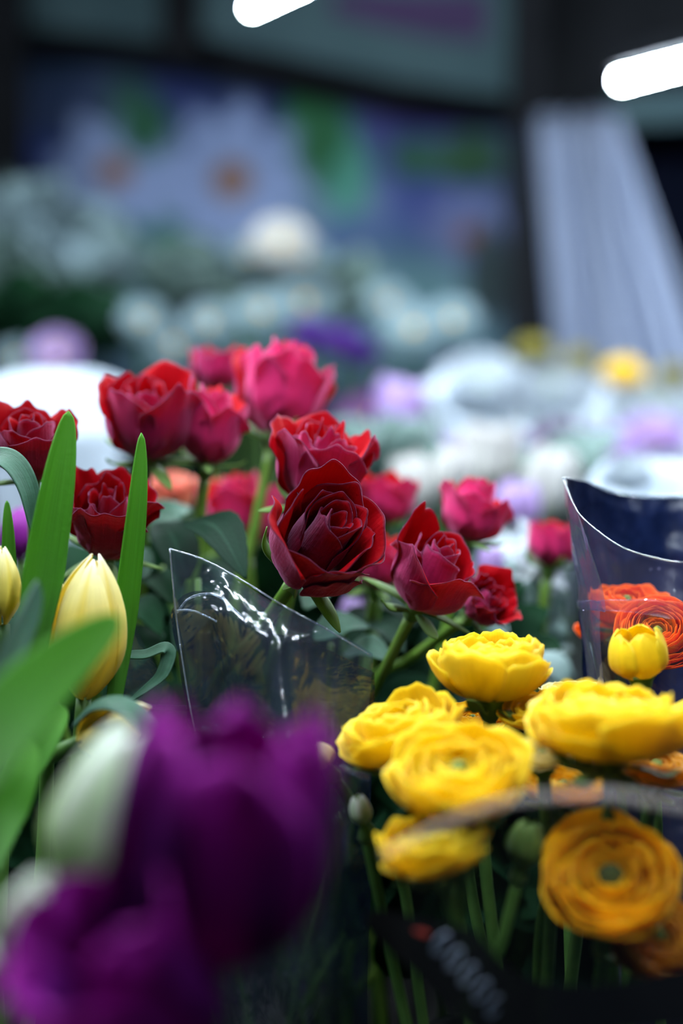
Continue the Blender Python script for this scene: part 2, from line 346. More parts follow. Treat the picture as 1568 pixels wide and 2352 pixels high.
def leaf_f(pts, width, hint, cup=.25, twist=0.0, shape='strap', n=48, wave=0.0, serr=0.0):
    c = spline(pts, n); cc = np.array([tuple(p) for p in c])
    T = np.gradient(cc, axis=0); T /= np.linalg.norm(T, axis=1, keepdims=True)
    h = np.array(tuple(hint)); S = np.cross(T, h); S /= np.linalg.norm(S, axis=1, keepdims=True); N = np.cross(S, T)
    s = np.linspace(0, 1, n)
    if shape == 'strap': w = np.minimum(1, .55 + s * 1.1) * np.sqrt(np.clip(1 - (np.clip(s - .35, 0, 1) / .65) ** 1.7, .0, 1)) + .01
    elif shape == 'ovate': w = np.sin(PI * np.clip(s, .015, .992) ** .78) ** .9 + .01
    else: w = np.sin(PI * np.clip(s, .03, .99) ** .9) ** .7 + .01
    w = w * width / 2
    a = twist * s
    S2 = S * np.cos(a)[:, None] + N * np.sin(a)[:, None]; N2 = N * np.cos(a)[:, None] - S * np.sin(a)[:, None]
    def f(U, V):
        i = np.clip(V * (n - 1), 0, n - 1); k = np.minimum(i.astype(int), n - 2); t = (i - k)[..., None]
        g = lambda A: A[k] * (1 - t) + A[k + 1] * t
        ww = g(w[:, None])
        if serr: ww = ww * (1 + serr * (np.abs(((V[..., None] * 16) % 1) - .5) - .25))
        Q = g(cc) + g(S2) * U[..., None] * ww + g(N2) * ((cup * U ** 2)[..., None] * ww + wave * np.sin(9 * V + 2 * U)[..., None] * ww * np.abs(U[..., None]))
        return Q[..., 0], Q[..., 1], Q[..., 2]
    return f

TABLE = .72
BK = {}                                    # flower buckets: centre x, centre y, rim radius, height
BK['rose'] = (-.02, .90, .115, .21)
BK['cream'] = (-.16, .66, .075, .19)
BK['yellow'] = (.10, .645, .085, .19)
BK['purple'] = (-.075, .45, .075, .19)
BK['orange'] = (.215, .80, .075, .19)
FLOOR_IN = TABLE + .007
cnt = {}
def foot(b, p):
    """where a stem stands on the bottom of bucket b, for a flower at p; every stem has a spot of its own"""
    x, y, r, h = BK[b]; k = cnt.get(b, 0); cnt[b] = k + 1
    a = k * 2.39996; q = r * .62 * math.sqrt((k + .5) / 22.0)
    return Vector((x + q * math.cos(a), y + q * math.sin(a), FLOOR_IN))
def stem_pts(base, top, axis, bend=.11):
    t = top - axis * bend
    rim = base + (t - base) * .45; rim.x = base.x + (t.x - base.x) * .28; rim.y = base.y + (t.y - base.y) * .28
    return [base, rim, base + (t - base) * .75, t, top - axis * bend * .45, top]

def add_rose_leaf(t, a, b, w, hint, mat='rleaf', name='leaf', label=None, cup=.2, sag=.15):
    m = (a + b) / 2 + Vector((0, 0, 1)) * (b - a).length * sag
    o = part(name, sheet(name, leaf_f([a, m, b], w, hint, cup, 0, 'ovate', 40, .05, .12), 15, 26, .0004, [M[mat]]), t, label=label)
    return o

# ------------------------------------------------------------------ roses
def rose(label, c, w, axis, seed, style='cup', mats=('rose_out', 'rose_in'), bucket='rose', custom=None, nin=8, leaves=(), group='red roses in the bunch', hr=1.95, roll=None, res=1.0, stemrad=.0030, sepal_angle=0, rp=.022):
    px, py, d = c; R = L(w, d) / 2 / 1.08; rnd = random.Random(seed); H = R * hr
    ctr = P(px, py, d); rec = ctr - axis * H * .52
    base = foot(bucket, ctr)
    t = thing('red_rose', label, 'flower', base, group)
    Mx = head(rec, axis, 0 if roll is None else roll)
    mm = [M[mats[0]], M[mats[1]]]
    if custom: specs = custom
    else:
        specs = []
        op = {'bud': .35, 'cup': .75, 'open': 1.0, 'ruffled': 1.1, 'tall': .9}[style]; tall = style == 'tall'
        for k in range(nin):
            q = k / (nin - 1); rr = .16 + .66 * q
            specs.append(dict(phi=k * 2.4 + rnd.uniform(-.2, .2), W=1.75 - .75 * q, H=(1.12 - .05 * q if tall else .96 - .08 * q) + rnd.uniform(-.03, .05), R=rr, rim=(.62 + .16 * q) if tall else .78 + .16 * op * q, curl=.15 + .3 * op * q,
                              tip=.03 if style != 'ruffled' else .07, ripple=.012 if style != 'ruffled' else .045, spiral=.10))
        n = 6; p0 = rnd.uniform(0, 6)
        for k in range(n):
            specs.append(dict(phi=p0 + k * 2 * PI / n * 1.0 + rnd.uniform(-.15, .15), W=rnd.uniform(.72, .95), H=rnd.uniform(.80, 1.0) if tall else rnd.uniform(.86, 1.06) if style != 'bud' else rnd.uniform(.95, 1.05), R=.90 + .12 * (k % 2), rim=.9 + .22 * op, curl=rnd.uniform(.15, 1.2) * op,
                              tip=rnd.uniform(.02, .14), ripple=rp, spiral=.07))
    for k, s in enumerate(specs):
        s = dict(s); s['H'] *= H; s['R'] *= R; s['ox'] = s.get('ox', 0) * R; s['oy'] = s.get('oy', 0) * R; s.setdefault('seed', seed * 31 + k); s.setdefault('ripple', rp)
        big = s['R'] > .7 * R
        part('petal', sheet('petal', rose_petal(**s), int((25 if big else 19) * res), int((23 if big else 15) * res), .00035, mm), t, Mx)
    part('calyx', lathe('calyx', [(.0026, -.009), (.0048, -.006), (R * .26, -.001), (R * .3, .002), (R * .2, .004)], M['sepal'], 18), t, Mx)
    for k in range(5):
        a = k * 2 * PI / 5 + sepal_angle + rnd.uniform(-.2, .2); fl = rnd.uniform(.5, 1.35); ln = R * rnd.uniform(.95, 1.35)
        e = Vector((math.cos(a), math.sin(a), 0)); z = Vector((0, 0, 1))
        pts = [e * R * .12 + z * -.002, e * R * .55 + z * (-.0005 + R * .08), e * (R * .80 + fl * R * .25) + z * R * (.45 - fl * .35), e * (R * .8 + fl * R * .6) + z * R * (1.0 - fl * .85) * (ln / R)]
        part('sepal', sheet('sepal', leaf_f([Mx @ p for p in pts], R * .34, (Mx.to_3x3() @ (e * .3 - z)), .35, rnd.uniform(-.5, .5), 'lance', 30), 7, 16, .0005, [M['sepal']]), t)
    part('stem', tube('stem', stem_pts(base, rec - axis * .006, axis), lambda s: stemrad * (1 + .15 * (s > .97)), M['rstem'], 22, 10), t)
    for lf in leaves: add_rose_leaf(t, *lf)
    return t

# the rose in focus: every petal set as it lies
dg = math.radians
R1 = [dict(phi=dg(112), W=dg(66), H=1.22, R=1.0, rim=1.04, curl=.30, tip=.08, tipu=-.05, ripple=.028, spiral=-.05, seed=3),
      dict(phi=dg(20), W=dg(62), H=1.02, R=1.02, rim=1.03, curl=.75, tip=.03, ripple=.035, spiral=.05, seed=9),
      dict(phi=dg(200), W=dg(56), H=.98, R=1.10, rim=1.08, curl=1.7, tip=.03, ripple=.018, spiral=.06, seed=5, edge=.4),
      dict(phi=dg(270), W=dg(72), H=.84, R=1.00, rim=1.02, curl=.65, tip=.0, ripple=.024, spiral=.05, seed=12, dent=.05),
      dict(phi=dg(318), W=dg(62), H=.90, R=1.04, rim=1.06, curl=.7, tip=.02, ripple=.03, spiral=.06, seed=15),
      dict(phi=dg(300), W=dg(40), H=.62, R=1.07, rim=1.05, curl=.35, tip=.03, ripple=.03, spiral=.05, seed=17),
      dict(phi=dg(165), W=dg(38), H=1.03, R=.84, rim=.98, curl=.85, tip=.12, ripple=.02, spiral=.08, seed=21),
      dict(phi=dg(70), W=dg(58), H=1.12, R=.84, rim=.98, curl=.35, tip=.04, ripple=.03, spiral=.07, seed=22),
      dict(phi=dg(345), W=dg(52), H=.97, R=.86, rim=1.0, curl=.45, tip=.03, ripple=.03, spiral=.07, seed=23)]
for k, (ph, w_, rr, hh) in enumerate([(140, 80, .66, 1.02), (20, 85, .60, 1.03), (95, 100, .52, 1.05), (330, 100, .46, 1.0), (205, 105, .42, .98), (70, 105, .34, 1.03), (300, 110, .29, .99), (170, 120, .23, .99), (40, 120, .16, .97)]):
    R1.append(dict(phi=dg(ph), W=dg(w_), H=hh, R=rr, rim=.90, curl=.28, tip=.05, ripple=.022, spiral=.09, seed=40 + k, ox=.10, oy=.13))
A1 = D(.42, .62, .66)
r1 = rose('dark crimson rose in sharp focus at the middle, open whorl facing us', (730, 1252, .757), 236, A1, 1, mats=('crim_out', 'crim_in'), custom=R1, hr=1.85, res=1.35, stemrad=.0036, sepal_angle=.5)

pk = ('rosep_out', 'rosep_in')
rose('bright red rose with ruffled top directly behind the sharp focused rose', (735, 1068, .815), 205, D(.22, .93, .28), 7, 'ruffled', hr=2.15, leaves=())
rose('tall pink-red rose with green sepals, highest behind the ruffled rose', (648, 905, .93), 218, D(.2, .97, .02), 11, 'tall', pk, hr=1.95)
rose('pink-red rose with folded petals, between the large cupped rose and the tall pink one', (482, 985, .875), 150, D(.12, .98, .12), 15, 'tall', pk, hr=2.3)
rose('large cupped crimson rose with dark shaded front before the white paper', (340, 962, .865), 205, D(.08, .88, .42), 22, 'cup', hr=2.05)
rose('small out-of-focus red rose topping the bunch, behind the folded pink-red one', (494, 850, 1.0), 120, D(.05, .98, .12), 28, 'bud', hr=1.7)
rose('dark red rose at the frame edge behind the tall green tulip leaf', (68, 1022, .80), 185, D(.05, .86, .45), 33, 'open', ('crim_out', 'crim_in'), hr=1.9)
rose('dark red ruffled rose between the two upright tulip leaves', (248, 1196, .80), 190, D(.12, .82, .52), 38, 'ruffled', ('crim_out', 'crim_in'), hr=2.1, rp=.04)
rose('blurred scarlet rose behind the glossy dark rose leaf', (556, 1178, .97), 170, D(-.1, .97, .1), 44, 'tall', pk, hr=1.9)
rose('blurred pink-red rose whose top shows past the shoulder of the sharp focused rose', (888, 1150, .955), 135, D(.1, .97, .12), 47, 'cup', pk, hr=1.7)
rose('blurred scarlet rose low beside the lower petals of the sharp focused rose', (868, 1290, .90), 130, D(.1, .9, .3), 51, 'cup', pk, hr=1.9)
R12 = [dict(phi=dg(140), W=dg(52), H=1.22, R=1.0, rim=1.0, curl=.35, tip=.12, seed=70), dict(phi=dg(215), W=dg(60), H=.98, R=1.0, rim=1.0, curl=1.2, tip=.05, seed=71),
       dict(phi=dg(285), W=dg(58), H=.90, R=1.0, rim=1.04, curl=1.3, tip=.08, seed=72), dict(phi=dg(350), W=dg(60), H=.86, R=.92, rim=.9, curl=.5, tip=.03, seed=73),
       dict(phi=dg(60), W=dg(62), H=.95, R=.92, rim=.92, curl=.4, tip=.04, seed=74), dict(phi=dg(180), W=dg(60), H=1.0, R=.80, rim=.8, curl=.5, tip=.06, seed=75)]
for k in range(8):
    R12.append(dict(phi=k * 2.4, W=1.9, H=1.06 - .01 * k, R=.12 + .07 * k, rim=.74, curl=.25, tip=.03, ripple=.02, spiral=.1, seed=80 + k))
rose('crimson rose with one tall pointed petal and a tight whorl, above the highest yellow buttercup', (990, 1322, .795), 198, D(.36, .80, .48), 55, custom=R12, hr=1.95)
rose('pink-red rose standing behind the crimson rose with the tight whorl', (1085, 1178, .885), 150, D(.22, .97, .06), 61, 'tall', pk, hr=1.9)
rose('small dark red rose nodding low beneath the rose with the tight whorl', (1115, 1385, .83), 118, D(.5, .45, .6), 66, 'ruffled', hr=1.8, rp=.05)
rose('blurred round red rose beside the clear edge of the navy flower sleeve', (1265, 1250, .95), 118, D(.1, .97, .1), 69, 'bud', pk, hr=1.8)
def peach(label, c, w, axis, seed):
    t = rose(label, c, w, axis, seed, 'open', ('peach_out', 'peach_out'), hr=1.6, group='peach roses in the bunch'); t.name = 'peach_rose'
peach('blurred peach rose beneath the large cupped crimson rose', (385, 1140, 1.02), 120, D(0, .95, .2), 91)
peach('blurred peach rose bud touching the scarlet rose', (487, 1122, 1.0), 62, D(0, .97, .1), 92)

# rose foliage that belongs to the bunch (leaves hang on their own rose stems)
def spray(label, bucket, base_px, leaves, mat='rleaf'):
    top = P(*base_px); base = foot(bucket, top)
    t = thing('foliage_sprig', label, 'foliage', base, 'dark leaf sprigs among the flowers')
    part('stem', tube('stem', [base, base.lerp(top, .35) + Vector((0, 0, .02)), base.lerp(top, .7), top], .0016, M['rstem'], 12, 8), t)
    for a, b, w in leaves:
        d = (a[2] + b[2]) / 2
        add_rose_leaf(t, P(*a), P(*b), L(w, d), D(.1, .75, .65), mat)
    return t
spray('large glossy dark rose leaf standing behind the corner of the clear film', 'rose', (455, 1330, .82), [((440, 1195, .85), (565, 1330, .80), 120), ((430, 1330, .84), (360, 1200, .88), 105), ((470, 1400, .83), (400, 1500, .80), 90)])
spray('pale lit rose leaf below the peach roses', 'rose', (370, 1300, .9), [((320, 1250, .90), (440, 1165, .93), 90), ((330, 1330, .88), (300, 1260, .9), 70)], 'leafb')
spray('grey-green rose leaves under the sharp focused rose', 'rose', (760, 1480, .86), [((700, 1400, .85), (800, 1330, .9), 80), ((720, 1470, .84), (850, 1440, .86), 70), ((790, 1500, .86), (900, 1520, .84), 80)], 'leafb')
spray('dark leaves between the sharp rose and the rose with the tight whorl', 'rose', (860, 1450, .9), [((840, 1440, .9), (930, 1500, .86), 80), ((850, 1400, .92), (800, 1490, .9), 70), ((880, 1380, .94), (960, 1440, .92), 80)])
spray('dark leaves in the shade beneath the crimson roses', 'rose', (330, 1420, .88), [((300, 1380, .86), (370, 1460, .84), 80), ((350, 1440, .86), (310, 1540, .84), 90), ((330, 1330, .9), (400, 1390, .86), 90)], 'dkleaf')
spray('dark leaves above the highest yellow buttercup', 'rose', (1180, 1500, .92), [((1180, 1480, .92), (1260, 1400, .92), 90), ((1200, 1520, .9), (1290, 1490, .88), 80), ((1150, 1440, .95), (1200, 1330, .95), 70)], 'dkleaf')

# ------------------------------------------------------------------ ranunculus (buttercups)
def buttercup(label, c, w, axis, seed, mat='ran_out', mat2='ran_in', bucket='yellow', fl=.55, layers=8, per=5, droop=0, amax_in=2.15, group='yellow buttercups in the bunch', name='yellow_buttercup', ruff=.035, res=1.0, bend=.07, open_=1.45, stem=True):
    px, py, d = c; R = L(w, d) / 2; rnd = random.Random(seed)
    ctr = P(px, py, d); rec = ctr - axis * R * fl * .95; base = foot(bucket, ctr)
    t = thing(name, label, 'flower', base, group); Mx = head(rec, axis, rnd.uniform(0, 6))
    mm = [M[mat], M[mat2]]
    for i in range(layers):
        q = i / (layers - 1); Ri = R * (1.0 - .80 * q ** .9); am = open_ + (amax_in - open_) * q ** .8
        for k in range(per):
            dr = 1.0
            a_ = am * rnd.uniform(.84, 1.08)
            if i == 0 and k < droop: a_ = 1.15
            part('petal', sheet('petal', ran_petal(k * 2 * PI / per + i * 2.0 + rnd.uniform(-.12, .12), rnd.uniform(.72, .9), Ri * rnd.uniform(.93, 1.08), fl * (1 + .22 * q) * rnd.uniform(.92, 1.06), a_, R * .42 * q ** 1.2 * fl / .8, seed * 101 + i * 13 + k, ruff * .6), int(15 * res), int(12 * res), .0003, mm), t, Mx)
    hr_ = R * (.19 if seed == 207 else .12); zc = R * (fl * .80)
    part('heart', lathe('heart', [(hr_ * .3, zc * .5), (hr_ * .9, zc * .75), (hr_, zc * .95), (hr_ * .75, zc * 1.08), (hr_ * .25, zc * 1.14)], M['dkheart' if seed == 207 else 'button'], 16, .0004, seed), t, Mx, 'green heart')
    part('calyx', lathe('calyx', [(.0028, -.010), (.0052, -.006), (R * .2, -.001), (R * .26, .001)], M['sepal'], 16), t, Mx)
    for k in range(5):
        a = k * 2 * PI / 5 + rnd.uniform(-.2, .2); e = Vector((math.cos(a), math.sin(a), 0)); z = Vector((0, 0, 1)); u_ = rnd.choice([.35, -.15])
        pts = [Mx @ (e * R * .1 - z * .003), Mx @ (e * R * .38 - z * .0035), Mx @ (e * R * .62 + z * R * (u_ - .2) * .5), Mx @ (e * R * .8 + z * R * u_ * .5 - z * .002)]
        part('sepal', sheet('sepal', leaf_f(pts, R * .26, Mx.to_3x3() @ (-z + e * .2), .3, 0, 'lance', 24), 6, 12, .0005, [M['sepal']]), t)
    part('stem', tube('stem', stem_pts(base, rec - axis * .007, axis, bend), .0030, M['stem'], 22, 10), t)
    return t
buttercup('yellow buttercup seen from the side, highest and sharpest of the bunch, under the crimson roses', (1130, 1486, .728), 286, D(.03, 1, .02), 201, fl=.92, droop=1, ruff=.05, open_=1.6)
buttercup('yellow buttercup tilted toward the clear film, beside the large purple tulip', (903, 1640, .69), 315, D(-.30, .92, .18), 202, fl=.74, ruff=.05)
buttercup('broad pale-lit yellow buttercup at the middle of the bunch with a greenish heart', (1052, 1745, .635), 345, D(-.04, .92, .36), 203, fl=.78)
buttercup('yellow buttercup with drooping lower petals, beside the green bud and lowest toward the purple tulip', (985, 1905, .63), 285, D(-.25, .92, .12), 204, fl=.75, droop=3, ruff=.07)
buttercup('wide yellow buttercup seen from the side beneath the orange buttercups', (1405, 1605, .655), 420, D(.02, 1, .06), 205, fl=.70, ruff=.06, droop=2)
buttercup('large golden buttercup facing us with a dark green heart', (1402, 1995, .63), 345, D(-.12, .74, .62), 207, 'rang_out', 'rang_out', fl=.85, amax_in=2.0, ruff=.04)
buttercup('golden-orange buttercup half hidden between the broad middle and facing buttercups', (1295, 1790, .70), 210, D(.1, .95, .2), 208, 'rang_out', 'rang_out', fl=.5, layers=6)
buttercup('amber buttercup in the low corner beneath the facing golden buttercup', (1520, 2140, .64), 250, D(.2, .75, .6), 209, 'rana_out', 'rana_out', fl=.8, layers=6, droop=2)
buttercup('small yellow buttercup in shade behind the stem of the highest buttercup', (1085, 1640, .76), 150, D(0, .95, .2), 210, 'rang_out', 'rang_out', layers=5, fl=.7)
buttercup('yellow buttercup tucked behind the wide one, its petal edge beside the highest one', (1235, 1610, .72), 190, D(-.25, .9, .2), 211, 'ran_out', 'rang_out', layers=6, fl=.6)
buttercup('amber buttercup in shade beneath the wide side-on buttercup', (1510, 1745, .70), 220, D(.1, .9, .2), 212, 'rana_out', 'rana_out', layers=5, fl=.5)
buttercup('pale yellow buttercup behind the highest one at the foot of the clear sleeve', (1310, 1575, .77), 150, D(0, .95, .1), 213, 'pale_out', 'pale_out', layers=5, fl=.5)
buttercup('pale cream half-open buttercup between the broad middle and wide buttercups', (1245, 1722, .672), 130, D(-.1, .85, .4), 214, 'pale_out', 'pale_out', layers=5, fl=.4)
# buds
def bud(label, c, w, h, axis, seed, mats, bucket, name, group=None, cat='flower bud', close=.45):
    px, py, d = c; R = L(w, d) / 2; H = L(h, d); rnd = random.Random(seed); ctr = P(px, py, d); rec = ctr - axis * H / 2; base = foot(bucket, ctr)
    t = thing(name, label, cat, base, group); Mx = head(rec, axis, rnd.uniform(0, 6))
    for k in range(5):
        part('petal', sheet('petal', tulip_petal(k * 2 * PI / 5, .85, H, R * (1 if k % 2 else .93), close, .03, seed + k, 0, .6), 13, 14, .0004, [M[m] for m in mats]), t, Mx)
    part('calyx', lathe('calyx', [(.0025, -.008), (.004, -.005), (R * .4, .0), (R * .5, .003)], M['sepal'], 14), t, Mx)
    part('stem', tube('stem', stem_pts(base, rec - axis * .005, axis, .06), .0026, M['stem'], 20, 9), t)
    return t
BG = 'yellow buttercups in the bunch'
bud('closed yellow buttercup bud with a pale dewy tip under the orange buttercups', (1465, 1505, .725), 140, 120, D(-.15, .95, .2), 301, ('ran_out', 'ran_in'), 'yellow', 'buttercup_bud', BG, close=.65)
bud('small pale bud beside the tip of the large purple tulip', (738, 1738, .70), 70, 60, D(-.5, .8, .2), 302, ('pale_out', 'pale_out'), 'yellow', 'buttercup_bud', BG)
bud('small green bud peeping beside the drooping buttercup', (828, 1862, .69), 52, 70, D(-.2, .95, .1), 303, ('wg_out', 'sepal'), 'yellow', 'buttercup_bud', BG)
bud('yellow-green bud hanging in shade between the drooping and facing buttercups', (1208, 1940, .66), 90, 110, D(.2, .9, .1), 304, ('sepal', 'sepal'), 'yellow', 'buttercup_bud', BG)

OG = 'orange buttercups in the navy sleeve'
buttercup('orange buttercup behind, its frilled top against the navy plastic', (1440, 1365, .80), 190, D(.02, .93, .3), 221, 'oran_out', 'oran_out', 'orange', fl=.85, group=OG, name='orange_buttercup', ruff=.06, layers=7)
buttercup('orange buttercup in front with water drops and a brownish heart', (1512, 1440, .765), 205, D(-.02, .66, .75), 222, 'oran_out', 'oran_out', 'orange', fl=.85, group=OG, name='orange_buttercup', amax_in=2.2, ruff=.03, layers=9, per=7, res=.9)
buttercup('orange buttercup dimmed behind the creased edge of the clear film', (1372, 1425, .835), 110, D(-.3, .85, .3), 223, 'oran_out', 'oran_out', 'orange', fl=.85, group=OG, name='orange_buttercup', layers=5)

# ------------------------------------------------------------------ tulips
def tulip(name, label, c, w, h, axis, seed, mat, bucket, group, leaves=(), close=.15, ruff=.0, flare=0.0, roll=None, stemrad=.0036, bend=.10, blunt=.58, W=.80, res=1.0, mat2=None):
    px, py, d = c; R = L(w, d) / 2; H = L(h, d); rnd = random.Random(seed); ctr = P(px, py, d); rec = ctr - axis * H / 2; base = foot(bucket, ctr)
    t = thing(name, label, 'flower', base, group); Mx = head(rec, axis, rnd.uniform(0, 6) if roll is None else roll)
    mm = [M[mat], M[mat2 or mat]]
    for k in range(6):
        inner = k >= 3
        part('petal', sheet('petal', tulip_petal((k % 3) * 2 * PI / 3 + (PI / 3 if inner else 0) + rnd.uniform(-.06, .06), W * (.95 if inner else 1.05), H * (rnd.uniform(.93, 1.0)), R * (.9 if inner else 1.0), close * (1.0 if inner else 1.05), ruff, seed * 7 + k, flare * (.7 if inner else 1), blunt), int(19 * res), int(24 * res), .0006, mm), t, Mx)
    part('stem', tube('stem', stem_pts(base, rec + axis * .001, axis, bend), stemrad, M['stem'], 22, 10), t)
    for pts, lw, hint, mt, kw in leaves:
        pp = [P(*q) for q in pts]; dd = sum(q[2] for q in pts) / len(pts)
        part('leaf', sheet('leaf', leaf_f(pp, L(lw, dd), hint, n=60, **kw), 15, 44, .0006, [M[mt]]), t)
    return t
CG = 'cream tulips in the bunch'
fr = D(.25, .15, 1)
tulip('cream_tulip', 'tall cream-yellow tulip in front of the slim upright leaf', (206, 1440, .732), 176, 345, D(.10, .99, .10), 401, 'cream_out', 'cream', CG, roll=.35, close=.13, blunt=.58,
      leaves=[([(255, 1640, .742), (272, 1500, .745), (292, 1330, .745), (312, 1150, .745), (325, 994, .748)], 60, D(.55, 0, .9), 'leaf', dict(cup=.5)),
              ([(240, 1530, .752), (285, 1508, .75), (335, 1505, .748), (378, 1490, .745), (386, 1508, .745), (372, 1550, .742), (340, 1580, .74), (295, 1612, .738)], 36, D(.1, .75, .6), 'leafb', dict(cup=.3))])
tulip('cream_tulip', 'cream tulip cut off by the frame edge, beside the widest upright leaf', (5, 1345, .735), 84, 190, D(.02, .99, .1), 402, 'cream_out', 'cream', CG, roll=1.2,
      leaves=[([(60, 1560, .72), (78, 1420, .723), (103, 1260, .728), (132, 1090, .732), (158, 944, .737)], 98, D(.5, 0, .9), 'leaf', dict(cup=.45)),
              ([(-75, 1110, .76), (-20, 1052, .755), (30, 1066, .75), (66, 1130, .748), (82, 1235, .745)], 66, D(.35, .62, .7), 'leafb', dict(cup=.2)),
              ([(22, 1420, .77), (20, 1280, .772), (16, 1150, .775)], 32, D(.3, 0, 1), 'leaf', dict(cup=.5))])
tulip('cream_tulip', 'pale cream tulip bud half hidden behind the widest upright leaf', (118, 1400, .76), 95, 165, D(.05, .99, .1), 403, 'cream_out', 'cream', CG,
      leaves=[([(-60, 1800, .50), (20, 1650, .525), (130, 1535, .55), (275, 1418, .575)], 165, D(.45, .1, 1), 'leaf', dict(cup=.12)),
              ([(-40, 1620, .60), (10, 1500, .615), (55, 1410, .63), (88, 1338, .64)], 118, D(.9, -.3, .45), 'leafb', dict(cup=.35))])
tulip('cream_tulip', 'short cream tulip low beneath a folded blue-green leaf', (262, 1668, .70), 120, 200, D(.86, .42, .25), 404, 'cream_out', 'cream', CG, bend=.05,
      leaves=[([(170, 1660, .70), (215, 1618, .69), (270, 1612, .682), (325, 1648, .675), (362, 1715, .67), (375, 1800, .67)], 58, D(.1, .8, .6), 'leafb', dict(cup=-.2)),
              ([(20, 1860, .66), (60, 1760, .67), (110, 1680, .68), (150, 1625, .69)], 80, D(.3, .3, .9), 'leaf', dict(cup=.3)),
              ([(-30, 2000, .62), (10, 1880, .64), (50, 1780, .65), (70, 1700, .66)], 90, D(.3, .2, .9), 'leaf', dict(cup=.3))])
tulip('purple_tulip', 'large dark purple tulip very close to us, blurred, in front of the clear film', (520, 1935, .455), 500, 620, D(.10, .95, .30), 411, 'purp_out', 'purple', 'purple tulips close to us', close=.60, ruff=.09, flare=.10, roll=.5, blunt=.6, W=.78)
tulip('purple_tulip', 'second dark purple tulip low in the corner, blurred, beneath the large one', (310, 2295, .44), 400, 500, D(-.5, .8, .34), 412, 'purp_out', 'purple', 'purple tulips close to us', close=.85, ruff=.07, flare=.3, roll=.2, blunt=.6)
WG = 'white tulips with green ribs'
tulip('white_tulip', 'long white and green tulip bud slanting behind the large purple tulip', (240, 1868, .515), 235, 440, D(.42, .90, .05), 421, 'wg_out', 'purple', WG, close=.5, roll=.3)
tulip('white_tulip', 'short white and green tulip bud at the frame edge behind the lower purple tulip', (62, 2112, .47), 130, 225, D(.5, .85, .1), 422, 'wg_out', 'purple', WG, close=.55, roll=.9)
tulip('white_tulip', 'pale tulip tip at the frame edge, lowest of the white buds', (-15, 2230, .50), 90, 170, D(.3, .95, .1), 423, 'wg_out', 'purple', WG, close=.5)
tulip('magenta_tulip', 'blurred magenta tulip glimpsed between the tulip leaves at the frame edge', (48, 1225, .90), 95, 130, D(0, 1, .1), 431, 'mag_out', 'rose', None)

# ------------------------------------------------------------------ clear film and sleeves
def surf(name, rows, nu, nv, mat, wrinkle=.0, seed=0, wf=60.0):
    """a loose sheet through a grid of points"""
    R_ = [spline([P(*q) for q in r], nu) for r in rows]
    cols = [spline([r[i] for r in R_], nv) for i in range(nu)]
    A = np.array([[tuple(p) for p in c] for c in cols]); rng = np.random.RandomState(seed)
    du = np.gradient(A, axis=0); dv = np.gradient(A, axis=1); N = np.cross(du, dv); N /= np.maximum(np.linalg.norm(N, axis=-1, keepdims=True), 1e-9)
    w = 0
    for k in range(6):
        dr = rng.normal(size=3); dr /= np.linalg.norm(dr); w = w + np.abs(np.sin((A @ dr) * wf * rng.uniform(.5, 1.6) + rng.uniform(0, 6))) - .6
    A = A + N * (w * wrinkle)[..., None]
    def f(U, V): return A[..., 0], A[..., 1], A[..., 2]
    return sheet(name, f, nu, nv, 0, [M[mat]])

b = P(560, 1900, .70); b.z = TABLE + .003
fs = thing('film_sleeve', 'crumpled clear film sleeve with a pointed corner standing in front of the roses', 'flower sleeve', Vector((b.x, b.y, TABLE + .001)))
part('front_sheet', surf('front_sheet', [[(389, 1259, .752), (470, 1286, .747), (560, 1335, .742), (640, 1385, .735), (740, 1440, .735), (850, 1505, .74)],
                                         [(400, 1380, .750), (480, 1395, .742), (560, 1430, .725), (640, 1450, .712), (730, 1500, .725), (850, 1560, .735)],
                                         [(415, 1500, .745), (490, 1510, .735), (570, 1530, .715), (645, 1560, .70), (740, 1600, .715), (850, 1650, .73)],
                                         [(440, 1650, .74), (510, 1660, .73), (580, 1680, .71), (660, 1700, .69), (750, 1740, .71), (850, 1780, .72)],
                                         [(480, 1900, .73), (540, 1900, .72), (600, 1900, .70), (670, 1920, .68), (760, 1940, .70), (850, 1960, .71)],
                                         [(520, 3560, .72), (570, 3560, .71), (620, 3560, .69), (680, 3560, .675), (760, 3560, .69), (840, 3560, .70)]], 70, 90, 'filmh', .0016, 5, 55), fs)
part('inner_sheet', surf('inner_sheet', [[(402, 1405, .762), (440, 1368, .765), (500, 1378, .765), (600, 1440, .765), (720, 1480, .77), (860, 1545, .78)],
                                         [(412, 1480, .765), (450, 1470, .775), (520, 1480, .78), (610, 1510, .775), (720, 1540, .775), (860, 1590, .78)],
                                         [(430, 1640, .76), (480, 1640, .775), (540, 1650, .785), (620, 1660, .78), (730, 1690, .775), (860, 1700, .775)],
                                         [(470, 1900, .75), (520, 1900, .765), (570, 1900, .775), (640, 1910, .77), (740, 1930, .765), (850, 1950, .76)],
                                         [(520, 3560, .74), (560, 3560, .75), (610, 3560, .76), (680, 3560, .755), (760, 3560, .75), (840, 3560, .745)]], 60, 80, 'filmd', .0030, 8, 48), fs, label='smoky printed sheet')
par = fs.children[0]
part('folded_hem', tube('folded_hem', [P(*q) for q in [(500, 1900, .727), (442, 1650, .738), (416, 1500, .744), (401, 1380, .749), (389.5, 1260, .7515)]], .00045, M['hem'], 40, 6), par, label='bright cut edge')
part('folded_hem', tube('folded_hem', [P(*q) for q in [(389.5, 1260, .7515), (470, 1286, .7465), (560, 1335, .7415), (640, 1385, .7345), (740, 1440, .7345), (850, 1505, .7395)]], .00040, M['hem'], 40, 6), par, label='bright cut edge')
